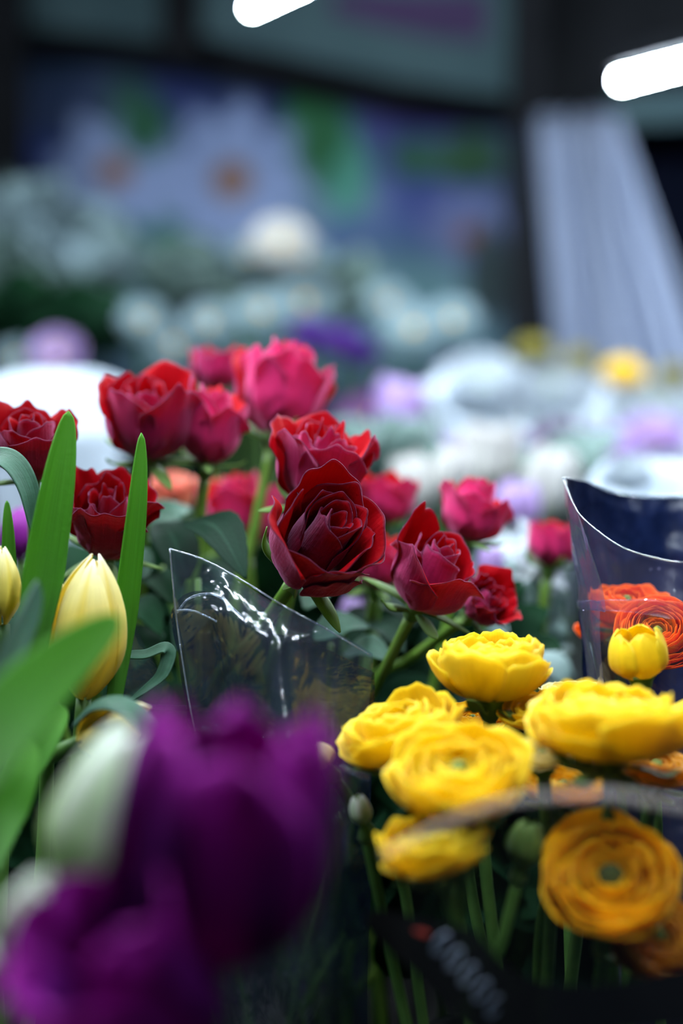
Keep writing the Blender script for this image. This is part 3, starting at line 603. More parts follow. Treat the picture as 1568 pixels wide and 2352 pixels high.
part('folded_hem', tube('folded_hem', [P(*q) for q in [(406, 1408, .756), (432, 1376, .757), (470, 1364, .757), (505, 1372, .756), (560, 1420, .752)]], .0006, M['hem'], 30, 6), par, label='bright fold')
part('folded_hem', tube('folded_hem', [P(*q) for q in [(404, 1402, .752), (440, 1402, .75), (475, 1416, .748), (498, 1428, .746)]], .0005, M['hem'], 20, 6), par, label='bright fold')
ft = thing('film_sleeve', 'clear film edge slanting down behind the tall cream-yellow tulip', 'flower sleeve', Vector((P(330, 1900, .76).x, .76, TABLE + .001)))
part('front_sheet', surf('front_sheet', [[(270, 1410, .775), (290, 1428, .772), (304, 1440, .77)], [(270, 1520, .772), (320, 1500, .77), (358, 1530, .768)], [(280, 1620, .77), (350, 1620, .768), (425, 1625, .765)],
                                         [(300, 1800, .765), (400, 1800, .763), (500, 1800, .76)], [(320, 3420, .75), (400, 3420, .75), (480, 3420, .75)]], 30, 50, 'filmh', .0008, 12, 60), ft)
# navy sleeve around the orange buttercups
sv = thing('flower_sleeve', 'navy and clear plastic sleeve wrapped round the orange buttercups', 'flower sleeve', Vector((BK['orange'][0], BK['orange'][1], TABLE + .008)))
part('back_sheet', surf('back_sheet', [[(1292, 1097, .80), (1345, 1108, .835), (1420, 1135, .865), (1500, 1140, .88), (1600, 1138, .88), (1760, 1130, .86)],
                                       [(1306, 1200, .80), (1350, 1210, .835), (1420, 1230, .86), (1500, 1240, .875), (1600, 1240, .875), (1750, 1240, .86)],
                                       [(1325, 1400, .80), (1360, 1400, .83), (1425, 1400, .855), (1500, 1400, .87), (1600, 1400, .87), (1735, 1400, .855)],
                                       [(1360, 1700, .80), (1390, 1700, .825), (1440, 1700, .845), (1510, 1700, .86), (1600, 1700, .86), (1710, 1700, .845)],
                                       [(1520, 3230, .79), (1530, 3230, .80), (1560, 3230, .815), (1600, 3230, .82), (1640, 3230, .82), (1680, 3230, .81)]], 60, 70, 'navy', .0022, 21, 70), sv, label='navy back sheet')
part('front_sheet', surf('front_sheet', [[(1293, 1100, .80), (1318, 1160, .775), (1345, 1196, .758), (1420, 1252, .742), (1500, 1280, .735), (1590, 1292, .735), (1760, 1280, .78)],
                                         [(1308, 1200, .80), (1328, 1240, .775), (1360, 1275, .755), (1425, 1315, .74), (1500, 1340, .732), (1590, 1350, .732), (1750, 1340, .78)],
                                         [(1326, 1380, .80), (1345, 1390, .778), (1385, 1395, .75), (1440, 1400, .738), (1510, 1410, .73), (1590, 1420, .73), (1735, 1420, .78)],
                                         [(1345, 1560, .80), (1362, 1560, .778), (1385, 1560, .755), (1450, 1560, .74), (1515, 1560, .735), (1590, 1560, .735), (1720, 1560, .78)],
                                         [(1520, 3230, .79), (1525, 3230, .785), (1545, 3230, .775), (1580, 3230, .77), (1620, 3230, .77), (1650, 3230, .775), (1680, 3230, .79)]], 70, 70, 'filmv', .0012, 25, 60), sv, label='clear front sheet')
part('folded_hem', tube('folded_hem', [P(*q) for q in [(1292, 1098, .799), (1345, 1108, .834), (1420, 1135, .864), (1500, 1140, .879), (1600, 1138, .879), (1760, 1130, .859)]], .0006, M['hem'], 40, 7), sv.children[0], label='added rim for highlights')  # thin tubes added along both sleeve rims to give bright lamp highlights
part('folded_hem', tube('folded_hem', [P(*q) for q in [(1293, 1100, .799), (1318, 1160, .774), (1345, 1196, .757), (1420, 1252, .741), (1500, 1280, .734), (1590, 1292, .734), (1760, 1280, .779)]], .00035, M['hem'], 40, 6), sv.children[1], label='added rim for highlights')
M['pleat'] = film_mat('violet film pleat', (.82, .79, .88), .05, .13, (.50, .46, .72), False, .4, 30, .12)
part('side_pleat', surf('side_pleat', [[(1297, 1106, .798), (1306, 1125, .788), (1316, 1152, .776)], [(1312, 1240, .796), (1330, 1245, .78), (1352, 1262, .757)], [(1328, 1390, .796), (1355, 1392, .775), (1388, 1396, .750)],
                                       [(1346, 1560, .796), (1365, 1560, .775), (1386, 1560, .754)], [(1524, 3230, .789), (1530, 3230, .783), (1545, 3230, .775)]], 16, 50, 'pleat', .0005, 27, 60), sv, label='violet hazy pleat')
# loose film in front of the buttercups
lf = thing('film_sleeve', 'loose thin film crossing in front of the facing golden buttercup', 'flower sleeve', Vector((P(1280, 2300, .53).x, P(1280, 2300, .53).y, TABLE + .001)))
part('front_sheet', surf('front_sheet', [[(880, 1960, .56), (1020, 1890, .55), (1160, 1838, .54), (1290, 1822, .53), (1420, 1822, .525), (1640, 1860, .52)],
                                         [(900, 1990, .56), (1030, 1915, .55), (1165, 1862, .54), (1290, 1846, .53), (1420, 1848, .525), (1640, 1890, .52)],
                                         [(930, 2150, .56), (1040, 2100, .55), (1170, 2060, .54), (1290, 2050, .53), (1420, 2050, .525), (1620, 2080, .52)],
                                         [(980, 4420, .56), (1070, 4420, .55), (1180, 4420, .54), (1290, 4420, .53), (1400, 4420, .525), (1560, 4420, .52)]], 50, 60, 'film', .0006, 31, 50), lf)
hem = tube('folded_hem', [P(*q) for q in [(880, 1960, .56), (1020, 1892, .55), (1160, 1842, .54), (1290, 1826, .53), (1420, 1826, .525), (1640, 1864, .52)]], .0014, M['filmp'], 40, 8)
part('folded_hem', hem, lf, label='hazy folded hem')

# black printed band across the bunch of stems
bb = P(1000, 2150, .60)
bt = thing('plastic_band', 'black plastic band with pale loops and a red mark slanting across the green stems', 'band', Vector((bb.x, bb.y, BK['yellow'][3] + TABLE)))
part('band', surf('band', [[(838, 2098, .60), (880, 2090, .595), (950, 2105, .585), (1020, 2120, .58), (1090, 2140, .575), (1160, 2215, .57), (1260, 2258, .565), (1400, 2258, .56), (1500, 2240, .56), (1640, 2200, .56)],
                           [(842, 2125, .60), (890, 2150, .595), (950, 2175, .585), (1020, 2230, .58), (1090, 2290, .575), (1160, 2310, .57), (1260, 2300, .565), (1400, 2300, .56), (1500, 2290, .56), (1640, 2260, .56)],
                           [(850, 2140, .60), (900, 2190, .595), (960, 2240, .585), (1020, 2310, .58), (1090, 2370, .575), (1160, 2390, .57), (1260, 2380, .565), (1400, 2370, .56), (1500, 2360, .56), (1640, 2340, .56)]], 60, 20, 'black', .0004, 41, 40), bt)
for k in range(5):
    x, y = 1012 + k * 31, 2168 + k * 36
    q = P(x, y, .572); v = D(.5, .8, .1) * .0045; u = D(.75, -.6, 0) * .0016
    part('loop_mark', tube('loop_mark', [q - v, q - v * .4 + u, q + v * .5 + u, q + v, q + v * .4 - u, q - v * .5 - u, q - v * .98], .0006, M['greymark'], 20, 6), bt, label='pale printed loop')
q = P(968, 2148, .582)
part('red_mark', prism('red_mark', [q + D(-1, .5, 0) * .0035, q + D(1, -.6, 0) * .001, q + D(1, .1, 0) * .0042, q + D(.2, 1, 0) * .002], .0004, M['redmark']), bt, label='red printed wedge')

# ------------------------------------------------------------------ buckets, benches
def bucket(key, label):
    x, y, r, h = BK[key]
    pr = [(r * .76, 0), (r * .98, h - .012), (r * 1.04, h - .010), (r * 1.04, h), (r * .97, h), (r * .74, .006)]
    V, F, seg = [], [], 40
    t = thing('flower_bucket', label, 'bucket', Vector((x, y, TABLE)), 'black flower buckets on the bench')
    part('bucket_wall', lathe('bucket_wall', pr, M['black'], 40), t, Matrix.Translation((x, y, TABLE)))
bucket('rose', 'black bucket holding the red roses')
bucket('cream', 'black bucket holding the cream tulips')
bucket('yellow', 'black bucket holding the yellow buttercups')
bucket('purple', 'black bucket holding the purple tulips')
bucket('orange', 'black bucket holding the orange buttercups')
t = thing('market_bench', 'dark bench carrying the near flower buckets', 'bench', Vector((0, .8, 0)))
part('bench_top', box('bench_top', (-.85, .25, TABLE - .04), (.85, 1.12, TABLE - .0005), M['table']), t)
for sx in (-.8, .8):
    for sy in (.3, 1.07): part('leg', box('leg', (sx - .025, sy - .025, 0), (sx + .025, sy + .025, TABLE - .04), M['darkmetal']), t)
RT_Z = .88
t = thing('market_bench', 'rear bench carrying the blurred white and lilac bouquets', 'bench', Vector((0, 2.0, 0)))
part('bench_top', box('bench_top', (-1.3, 1.2, RT_Z - .04), (1.3, 2.75, RT_Z - .0005), M['table']), t)
for sx in (-1.25, 1.25):
    for sy in (1.25, 2.7): part('leg', box('leg', (sx - .03, sy - .03, 0), (sx + .03, sy + .03, RT_Z - .04), M['darkmetal']), t)

# ------------------------------------------------------------------ blurred flowers behind
def far_stem(t, base, rec, axis, rad=.003, mat='stem'):
    part('stem', tube('stem', stem_pts(base, rec, axis, .08), rad, M[mat], 12, 7), t)
def far_base(p, k=0): return Vector((p.x + .01 * math.sin(k * 3.1), p.y + .015 * math.cos(k * 2.3), RT_Z if p.y > 1.2 else TABLE))
def far_tulip(label, c, w, h, axis, seed, mat, name, group=None, close=.5, flare=0):
    px, py, d = c; R = L(w, d) / 2; H = L(h, d); ctr = P(px, py, d); rec = ctr - axis * H / 2; base = far_base(rec, seed)
    t = thing(name, label, 'flower', base, group); Mx = head(rec, axis, seed * 1.3)
    for k in range(6):
        part('petal', sheet('petal', tulip_petal((k % 3) * 2 * PI / 3 + (PI / 3 if k > 2 else 0), .85, H * (.95 if k > 2 else 1), R * (.9 if k > 2 else 1), close, .03, seed + k, flare), 11, 13, .0006, [M[mat]]), t, Mx)
    far_stem(t, base, rec, axis)
    s_ = 1 if seed % 2 else -1
    part('leaf', sheet('leaf', leaf_f([base.lerp(rec, .45), base.lerp(rec, .7) + RT * .02 * s_, rec + RT * .035 * s_ - Vector((0, 0, H * .3))], .028, D(0, .3, 1), .3), 9, 18, .0006, [M['leafb']]), t)
    return t
def far_daisy(label, c, w, axis, seed, mat, name, group=None, layers=3, n=13, cup=.35, eye='eye', eyer=.2, at=None):
    px, py, d = c; R = L(w, d) / 2; rec = P(px, py, d); base = far_base(rec, seed) if at is None else at; rnd = random.Random(seed)
    t = thing(name, label, 'flower', base, group); Mx = head(rec, axis, seed * .7)
    fs_ = []
    for i in range(layers):
        for k in range(n):
            fs_.append(ran_petal(k * 2 * PI / n + i * .4 + rnd.uniform(-.1, .1), 3.6 / n, R * (1 - .22 * i), cup + .15 * i, 1.25 + .25 * i, .004 * i, seed + k, .03))
    part('bloom', sheets('bloom', fs_, 6, 8, .0006, [M[mat]]), t, Mx)
    part('heart', lathe('heart', [(R * eyer, R * cup * .25), (R * eyer * 1.1, R * cup * .5), (R * eyer * .7, R * cup * .75)], M[eye], 14), t, Mx)
    far_stem(t, base, rec, axis)
    return t
WT = 'white tulips behind the roses'
far_tulip('white tulip standing behind the pink-red rose, tallest of the pale tulips', (1130, 1055, 1.35), 135, 165, D(-.1, .97, .1), 501, 'white_out', 'white_tulip', WT, .8, .15)
far_tulip('white tulip half open beside the blurred red rose and navy sleeve corner', (1262, 1110, 1.32), 130, 170, D(.25, .95, .1), 502, 'white_out', 'white_tulip', WT, .6)
far_tulip('white tulip leaning behind the shoulder of the sharp focused rose', (955, 1115, 1.30), 110, 150, D(-.35, .92, .1), 503, 'white_out', 'white_tulip', WT, .5)
far_tulip('white tulip petal glimpsed just above the tight-whorl rose', (1035, 1090, 1.30), 100, 130, D(.1, .97, .1), 504, 'white_out', 'white_tulip', WT, .5)
LT = 'lilac tulips behind the roses'
far_tulip('bright lilac tulip behind the ruffled rose, against the purple shade', (915, 945, 1.55), 120, 150, D(.15, .97, .1), 511, 'lilac_out', 'lilac_tulip', LT, .7, .1)
far_tulip('lilac tulip low between two white tulips', (1185, 1165, 1.25), 110, 120, D(.1, .97, .1), 512, 'lilac_out', 'lilac_tulip', LT, .6)
far_tulip('lilac tulip behind the white tulip leaning at the sharp rose', (1010, 1060, 1.6), 110, 110, D(.1, .97, .1), 513, 'lilac_out', 'lilac_tulip', LT, .6)
far_tulip('small lilac tulip seen through the gap below the sharp focused rose', (805, 1412, .98), 56, 80, D(.1, .97, .1), 514, 'lilac_out', 'lilac_tulip', LT, .6)
far_tulip('small lilac tulip in the gap beside the tight-whorl rose stem', (862, 1385, 1.0), 52, 70, D(.1, .97, .1), 515, 'lilac_out', 'lilac_tulip', LT, .6)
far_tulip('blue-lilac tulip beneath the pink-red rose behind the whorl', (1125, 1300, 1.0), 66, 90, D(.1, .97, .1), 516, 'lilac_out', 'lilac_tulip', LT, .6)
MV = 'mauve blooms behind the roses'
for k, (px, py, d, w, lab) in enumerate([(1290, 1010, 1.7, 190, 'mauve bloom coloured dark for the shade under the white paper wrap'), (1500, 985, 1.8, 180, 'pale mauve bloom at the frame edge under the yellow blooms'),  # the first one's dark petals also stand in for purple shade there
                                         (850, 935, 1.75, 170, 'dark mauve bloom beside the tall pink-red rose'), (800, 1000, 1.7, 150, 'dark mauve bloom above the ruffled red rose'), (1060, 830, 2.2, 120, 'dusky pink bloom at the tip of the white paper wrap'),
                                         (1400, 1010, 1.75, 150, 'mauve bloom between the pale mauve bloom and the shade')]):
    far_daisy(lab, (px, py + 35, d), w, D(0, .8, .5), 520 + k, 'lilac_out' if k in (1, 5) else 'mauve_out', 'mauve_bloom', MV, 3, 12)
IG = 'violet blooms on the rear bench'
for k, (px, py, w, lab) in enumerate([(715, 790, 130, 'violet bloom, first of the dark violet trio above the pink rose'), (785, 808, 130, 'violet bloom in the middle of the dark violet trio'), (832, 830, 100, 'violet bloom, lowest of the dark violet trio')]):
    far_daisy(lab, (px, py, 2.1), w, D(0, .8, .5), 530 + k, 'iris_out', 'violet_bloom', IG, 3, 8, .5)
YG = 'yellow blooms above the white paper'
for k, (px, py, w, lab) in enumerate([(1225, 818, 105, 'dull yellow bloom at the foot of the white curtain'), (1330, 838, 90, 'faint yellow bloom between two brighter ones'), (1430, 868, 110, 'brightest yellow bloom above the white paper'), (1545, 875, 90, 'yellow bloom at the frame edge beside the brightest one')]):
    far_daisy(lab, (px, py, 2.0), w, D(0, .85, .45), 540 + k, 'ran_out' if k == 2 else 'olive_out', 'yellow_bloom', YG, 3, 10)
CGp = 'pale daisies on the rear bench'
pale = [(645, 560, 150, 'white_out', 'bright white bloom standing out before the printed banner'), (570, 590, 110, 'blue_out', 'pale bloom beside the brightest white bloom'), (700, 600, 120, 'blue_out', 'pale bloom under the brightest white bloom'),
        (400, 795, 120, 'blue_out', 'pale blue bloom above the large cupped rose'), (480, 745, 120, 'blue_out', 'pale blue bloom above the topping rose'), (700, 700, 150, 'blue_out', 'pale blue bloom above the violet trio'),
        (600, 720, 130, 'blue_out', 'pale blue bloom between the violet trio and the topping rose'), (330, 740, 120, 'blue_out', 'pale blue bloom above the white paper and cupped rose'), (950, 760, 150, 'blue_out', 'pale blue bloom beside the violet trio, toward the curtain'),
        (1040, 740, 130, 'blue_out', 'pale blue bloom nearest the dark post'), (890, 700, 120, 'blue_out', 'pale blue bloom over the violet trio'), (130, 815, 130, 'lilac_out', 'pale lilac bloom above the white paper at the frame edge'), (40, 830, 110, 'blue_out', 'pale bloom at the frame edge above the white paper')]
for k, (px, py, w, mt, lab) in enumerate(pale):
    far_daisy(lab, (px, py, 2.25 if py < 720 else 2.05), w, D(.1 * math.sin(k * 2), .55, .8), 550 + k, mt, 'pale_daisy', CGp, 2, 11, .3, 'eye', .14)
# white paper wraps (cones of paper round bouquets)
def paper_wrap(label, pts_top, bot, d, seed, mat='paper'):
    base = P(bot[0], bot[1], d); bz = RT_Z + .001 if base.y > 1.2 else TABLE + .001
    t = thing('paper_wrap', label, 'bouquet wrap', Vector((base.x, base.y, bz)), 'white paper bouquet wraps')
    rim = [P(*q) for q in pts_top]; rows = []
    n = len(rim)
    def f(U, V):
        rr = spline(rim + [rim[0]], U.shape[0]); A = np.array([tuple(p) for p in rr])[:, None, :]
        bc = np.array((base.x, base.y, bz)); ang = np.linspace(0, 2 * PI, U.shape[0])
        c = A.mean(axis=0)[0]; dirv = A - c; low = bc + dirv * .22; low[..., 2] = bc[2]
        w = 1 + .03 * np.sin(7 * ang)[:, None, None] * V[..., None]
        Q = low * (1 - V[..., None]) + (c + dirv * w) * V[..., None]
        return Q[..., 0], Q[..., 1], Q[..., 2]
    part('paper', sheet('paper', f, 50, 20, .0006, [M[mat]]), t)
    return t
WB = [P(1200, 1350, 1.95), P(1200, 1350, 1.95), P(1540, 1350, 2.0), P(1500, 1500, 1.22)]
for k, (px, py, w, lab) in enumerate([(1110, 905, 230, 'full white bloom in the broad paper wrap, on the side of the lilac tulip'), (1265, 915, 240, 'full white bloom in the broad paper wrap, under the yellow blooms'), (1500, 955, 240, 'full white bloom in the paper wrap at the frame edge'), (1440, 1105, 130, 'white bloom in the bright wrap right behind the navy sleeve')]):
    far_daisy(lab, (px, py, 2.0 if k < 3 else 1.22), w, D(0, .75, .6), 570 + k, 'wb_out', 'white_bloom', 'white blooms in the paper wraps', 3, 12, .45, 'button', .08, at=Vector((WB[k].x, WB[k].y, RT_Z if WB[k].y > 1.2 else TABLE)) + Vector((.008 * (k % 2), 0, .002)))
paper_wrap('white paper wrap lying broad behind the tulips below the yellow blooms', [(975, 890, 1.95), (1060, 845, 2.0), (1200, 835, 2.1), (1340, 860, 2.15), (1420, 920, 2.1), (1330, 985, 1.95), (1180, 985, 1.85), (1050, 960, 1.88)], (1200, 1350), 1.95, 1)
paper_wrap('white paper wrap at the frame edge under the yellow blooms', [(1380, 930, 1.95), (1440, 895, 2.05), (1560, 890, 2.15), (1680, 910, 2.1), (1680, 1000, 1.95), (1560, 1030, 1.88), (1440, 1010, 1.9)], (1540, 1350), 2.0, 2)
paper_wrap('bright white paper wrap directly behind the navy sleeve', [(1350, 1115, 1.15), (1375, 1070, 1.2), (1450, 1055, 1.28), (1560, 1060, 1.3), (1660, 1090, 1.25), (1640, 1130, 1.12), (1500, 1140, 1.1)], (1500, 1500), 1.22, 3)
paper_wrap('bright white paper wrap at the frame edge behind the dark red roses', [(-60, 890, 1.4), (20, 858, 1.5), (140, 852, 1.6), (250, 862, 1.6), (300, 900, 1.55), (240, 960, 1.4), (100, 975, 1.35), (-20, 960, 1.35)], (120, 1350), 1.5, 4)
from mathutils.kdtree import KDTree
bpy.context.view_layer.update()
AV = []
for o in bpy.data.objects:
    if o.type == 'MESH':
        a = np.empty(len(o.data.vertices) * 3); o.data.vertices.foreach_get('co', a); a = a.reshape(-1, 3); mw = np.array(o.matrix_world)
        AV.append(a @ mw[:3, :3].T + mw[:3, 3])
AV = np.concatenate(AV); AV = AV[::2]
KD = KDTree(len(AV))
for i, v in enumerate(AV.tolist()): KD.insert(v, i)
KD.balance(); TAKEN = []
# gypsophila-like bunches: florets nobody could count
def cloud_bunch(label, blobs, d, seed, mats=('white_out', 'grey'), n=160, fsz=.010):
    rnd = random.Random(seed); c0 = P(blobs[0][0], blobs[0][1], d); base = far_base(c0, seed)
    t = thing('filler_bunch', label, 'flowers', base)
    fw, fl = [], []
    pts_ = []
    for px, py, rx, ry, m in blobs:
        c = P(px, py, d)
        for k in range(int(1.7 * n / len(blobs))):
            a = rnd.uniform(0, 6.28); q = math.sqrt(rnd.random()); h = D(rnd.uniform(-1, 1), rnd.uniform(-.2, 1), rnd.uniform(.1, 1))
            pt = c + RT * L(rx, d) * q * math.cos(a) + UP * L(ry, d) * q * math.sin(a) + FW * rnd.uniform(-.08, .08)
            e = D(rnd.uniform(-1, 1), rnd.uniform(-.5, 1), rnd.uniform(-.3, .6)); s = fsz * rnd.uniform(.8, 1.8)
            if KD.find(pt)[2] < s * 1.1 + .002 or any((pt - q).length < s * 2.0 for q in TAKEN): continue      # no leaf grows through a flower
            if any((pt.x - x) ** 2 + (pt.y - y) ** 2 < (r + .03) ** 2 and pt.z < TABLE + h_ + .03 for x, y, r, h_ in BK.values()): continue
            pts_.append(pt)
            (fw if m == 0 else fl).append(leaf_f([pt - e * s * 1.6, pt + h * s * .4, pt + e * s * 1.6], s * 1.9, h, .3, 0, 'ovate', 12))
    TAKEN.extend(pts_)
    if fw:
        o = part('florets', sheets('florets', fw, 4, 6, .0005, [M[mats[0]]]), t); o['kind'] = 'stuff'
    if fl:
        o = part('leaves', sheets('leaves', fl, 4, 7, .0005, [M[mats[1]]]), t); o['kind'] = 'stuff'
    for k in range(5):
        px, py, rx, ry, m = blobs[k % len(blobs)]; tp = P(px + rnd.uniform(-.5, .5) * rx, py, d)
        if seed > 604: tp.x = min(max(tp.x, base.x - .05), base.x + .05)
        part('stem', tube('stem', [base + Vector((.01 * k - .02, .01 * (k % 2), 0)), base.lerp(tp, .5), tp], .002, M['stem'], 8, 6), t)
    return t
cloud_bunch('pale frothy filler bunch over dark green leaves at the frame edge', [(70, 520, 130, 60, 0), (180, 560, 110, 70, 0), (60, 640, 120, 80, 1), (120, 720, 110, 60, 2)], 2.3, 601, ('blue_out', 'grey'), 300, .016)
cloud_bunch('silver-green foliage standing between the whorl rose and navy sleeve', [(1190, 1380, 40, 90, 1), (1205, 1310, 40, 50, 0), (1220, 1480, 40, 60, 1)], 1.02, 602, ('wb_out', 'silver'), 110, .009)
cloud_bunch('dim filler foliage beneath the brightest white bloom', [(560, 660, 110, 50, 1), (430, 640, 80, 60, 1), (760, 650, 90, 40, 1)], 2.35, 603, ('blue_out', 'grey'), 160, .015)
cloud_bunch('dark green leaves low at the frame edge above the white paper', [(90, 735, 110, 50, 1), (200, 740, 70, 40, 1)], 2.15, 604, ('blue_out', 'dkleaf'), 110, .018)
cloud_bunch('dark leaves filling the shade behind the roses', [(700, 1330, 300, 90, 1), (1050, 1450, 220, 90, 1), (400, 1420, 160, 150, 1)], 1.05, 605, ('blue_out', 'dkleaf'), 240, .018)
cloud_bunch('shaded leaves between the lilac tulips and the white tulips', [(880, 1060, 90, 50, 1), (1010, 1180, 90, 60, 1), (1320, 1120, 80, 60, 1)], 1.45, 606, ('blue_out', 'grey'), 90, .016)

cloud_bunch('dense dark foliage low behind the stems of the buttercups', [(1000, 1800, 260, 130, 1), (1380, 1800, 260, 150, 1), (1150, 2050, 420, 150, 1), (1300, 2250, 400, 110, 1)], .93, 607, ('blue_out', 'dkleaf'), 320, .017)
cloud_bunch('dense dark foliage low behind the cream tulips', [(120, 1620, 200, 160, 1), (420, 1720, 200, 160, 1), (200, 1950, 330, 160, 1), (420, 2220, 420, 140, 1)], .93, 608, ('blue_out', 'dkleaf'), 340, .017)

# ------------------------------------------------------------------ setting
struct('floor', box('floor', (-2.6, -1.5, -.1), (2.4, 4.0, 0), M['concrete']))
struct('wall_back', box('wall_back', (-2.6, 3.7, 0), (2.4, 3.8, 2.9), M['darkwall']))
struct('wall_left', box('wall_left', (-2.7, -1.5, 0), (-2.6, 3.8, 2.9), M['darkwall']))
struct('wall_right', box('wall_right', (2.4, -1.5, 0), (2.5, 3.8, 2.9), M['darkwall']))
struct('ceiling', box('ceiling', (-2.7, -1.5, 2.9), (2.5, 3.8, 3.0), M['darkwall']))

# printed banner of flowers on the back wall
BD = 3.35
blobs = []
def bl(cx, cy, rx, ry, col, rot=0, soft=.25): blobs.append((cx, cy, rx, ry, col, rot, soft))
BLUE = (.09, .13, .34); PER = (.12, .16, .42); WHT = (.44, .54, .82); GRN = (.04, .24, .10); TEAL = (.14, .42, .34); ORG = (.42, .20, .03)
def printed_daisy(cx, cy, r, n, rot, col, eye, sq=1.0):
    for k in range(n):
        a = rot + k * 2 * PI / n; bl(cx + .56 * r * math.cos(a), cy + .56 * r * sq * math.sin(a), .5 * r, .24 * r, col, a, .3)
    bl(cx, cy, .24 * r, .24 * r * sq, eye, 0, .4)
bl(120, 380, 110, 160, (.05, .09, .30)); bl(230, 260, 200, 70, (.07, .11, .22)); bl(420, 250, 90, 90, (.04, .07, .24)); bl(620, 260, 120, 70, (.05, .08, .22)); bl(850, 300, 160, 70, (.10, .12, .33)); bl(980, 450, 130, 160, PER); bl(1000, 270, 150, 40, (.09, .07, .28))
bl(330, 290, 60, 110, (.03, .13, .11), -.5); bl(350, 330, 50, 70, GRN); bl(690, 300, 40, 130, GRN, .1); bl(770, 400, 70, 120, TEAL); bl(740, 440, 60, 90, (.05, .24, .12)); bl(1070, 370, 80, 60, (.03, .13, .06)); bl(960, 370, 70, 50, (.07, .2, .15))
bl(250, 480, 130, 110, (.22, .34, .42)); bl(600, 480, 280, 120, (.25, .36, .50)); bl(350, 520, 60, 60, (.05, .26, .17)); bl(380, 565, 70, 40, (.06, .28, .18))
printed_daisy(270, 400, 150, 8, .2, WHT, ORG, .9); printed_daisy(535, 420, 175, 9, .0, WHT, ORG, .95); bl(745, 330, 55, 110, (.04, .22, .10), .1, .3); bl(800, 430, 45, 80, TEAL, .2, .4); bl(330, 300, 55, 70, (.03, .18, .10), -.4, .4)
printed_daisy(1080, 545, 120, 8, .4, (.22, .26, .46), (.32, .12, .04), .8)
bl(850, 560, 120, 60, (.14, .22, .42)); bl(900, 620, 160, 60, (.15, .26, .36)); bl(960, 700, 160, 90, (.22, .38, .42)); bl(600, 680, 250, 70, (.17, .30, .34)); bl(300, 640, 140, 90, (.2, .33, .36)); bl(1120, 640, 50, 120, (.04, .08, .09)); bl(700, 790, 500, 90, (.2, .34, .40)); bl(230, 690, 60, 50, (.18, .16, .12)); bl(150, 760, 130, 60, (.10, .2, .22))
nx, nz = 130, 105; x0, x1, y0, y1 = 45, 1190, 120, 960
gx, gy = np.meshgrid(np.linspace(x0, x1, nx), np.linspace(y0, y1, nz), indexing='ij')
col = np.zeros((nx, nz, 3)) + np.array((.07, .12, .22))
for cx, cy, rx, ry, cc, rot, soft in blobs:
    dx, dy = gx - cx, gy - cy; a = dx * math.cos(rot) + dy * math.sin(rot); b_ = -dx * math.sin(rot) + dy * math.cos(rot)
    q = np.sqrt((a / rx) ** 2 + (b_ / ry) ** 2); w_ = (1 - sm((q - (1 - soft)) / (2 * soft)))[..., None]
    col = col * (1 - w_) + np.array(cc) * w_
col = col ** 1.3 * 1.15
V = []; F = []
for i in range(nx):
    for j in range(nz):
        p = P(float(gx[i, j]), float(gy[i, j]), BD); V.append((p.x, 3.36 + .012 * math.sin(gx[i, j] * .02), p.z))
F = [(i * nz + j, i * nz + j + 1, (i + 1) * nz + j + 1, (i + 1) * nz + j) for i in range(nx - 1) for j in range(nz - 1)]
m, n_, out = nt('printed banner cloth'); at = nd(n_, 'ShaderNodeVertexColor'); at.layer_name = 'print'
pb = nd(n_, 'ShaderNodeBsdfPrincipled', Roughness=.7); n_.links.new(at.outputs[0], pb.inputs['Base Color']); n_.links.new(pb.outputs[0], out.inputs[0])
me = mesh_of('banner', V, F, [m]); ca = me.color_attributes.new('print', 'FLOAT_COLOR', 'POINT')
ca.data.foreach_set('color', np.concatenate([col.reshape(-1, 3), np.ones((nx * nz, 1))], 1).astype(np.float32).ravel())
me.polygons.foreach_set('use_smooth', [True] * len(me.polygons))
bn = thing('printed_banner', 'large printed banner of white daisies on blue hanging before the back wall', 'banner', Vector((0, 3.36, 2.2)))
cl = part('cloth', me, bn); sdf = cl.modifiers.new('thick', 'SOLIDIFY'); sdf.thickness = .004
for px in (90, 620, 1150):
    a = P(px, 121, BD); a.y = 3.36
    part('cord', tube('cord', [a, a.lerp(Vector((a.x, 3.36, 2.9)), .5), Vector((a.x, 3.36, 2.9))], .003, M['darkmetal'], 4, 6), bn)

# canopy, beams, post, curtain
def panel(name, pix, d, th, mat, label, cat):
    return single(name, prism(name, [P(x, y, d) for x, y in pix], th, M[mat]), label, cat)
panel('canopy_valance', [(-80, -120), (372, -120), (372, 92), (200, 72), (-80, 44)], 3.0, .02, 'canopy', 'grey-green canopy valance in the upper corner beyond the dark bracket', 'canopy')
vp = thing('canopy_valance', 'grey-green canopy valance with a violet print between the bracket and the post', 'canopy', P(800, 100, 2.95))
part('cloth', prism('cloth', [P(x, y, 2.95) for x, y in [(450, -120), (1172, -120), (1172, 222), (900, 180), (640, 120), (450, 78)]], .02, M['canopy']), vp)
part('print', prism('print', [P(x, y, 2.93) for x, y in [(760, -20), (1115, -20), (1112, 95), (1000, 88), (880, 62), (760, 30)]], .003, M['violetprint']), vp, label='violet print')
panel('roof_beam', [(-80, 40), (200, 66), (420, 100), (640, 130), (900, 182), (1230, 235), (1230, 270), (900, 240), (640, 190), (420, 150), (200, 116), (-80, 100)], 3.05, .05, 'darkmetal', 'dark roof beam running under the canopy valances', 'beam')
panel('beam_bracket', [(368, -120), (455, -120), (455, 140), (368, 130)], 2.9, .05, 'darkmetal', 'dark bracket dividing the two canopy valances', 'bracket')
pp = P(1205, 500, 2.8)
single('support_post', box('support_post', (pp.x - .028, pp.y - .028, 0), (pp.x + .028, pp.y + .028, 2.85), M['darkmetal']), 'dark upright post between the banner and the white curtain', 'post')
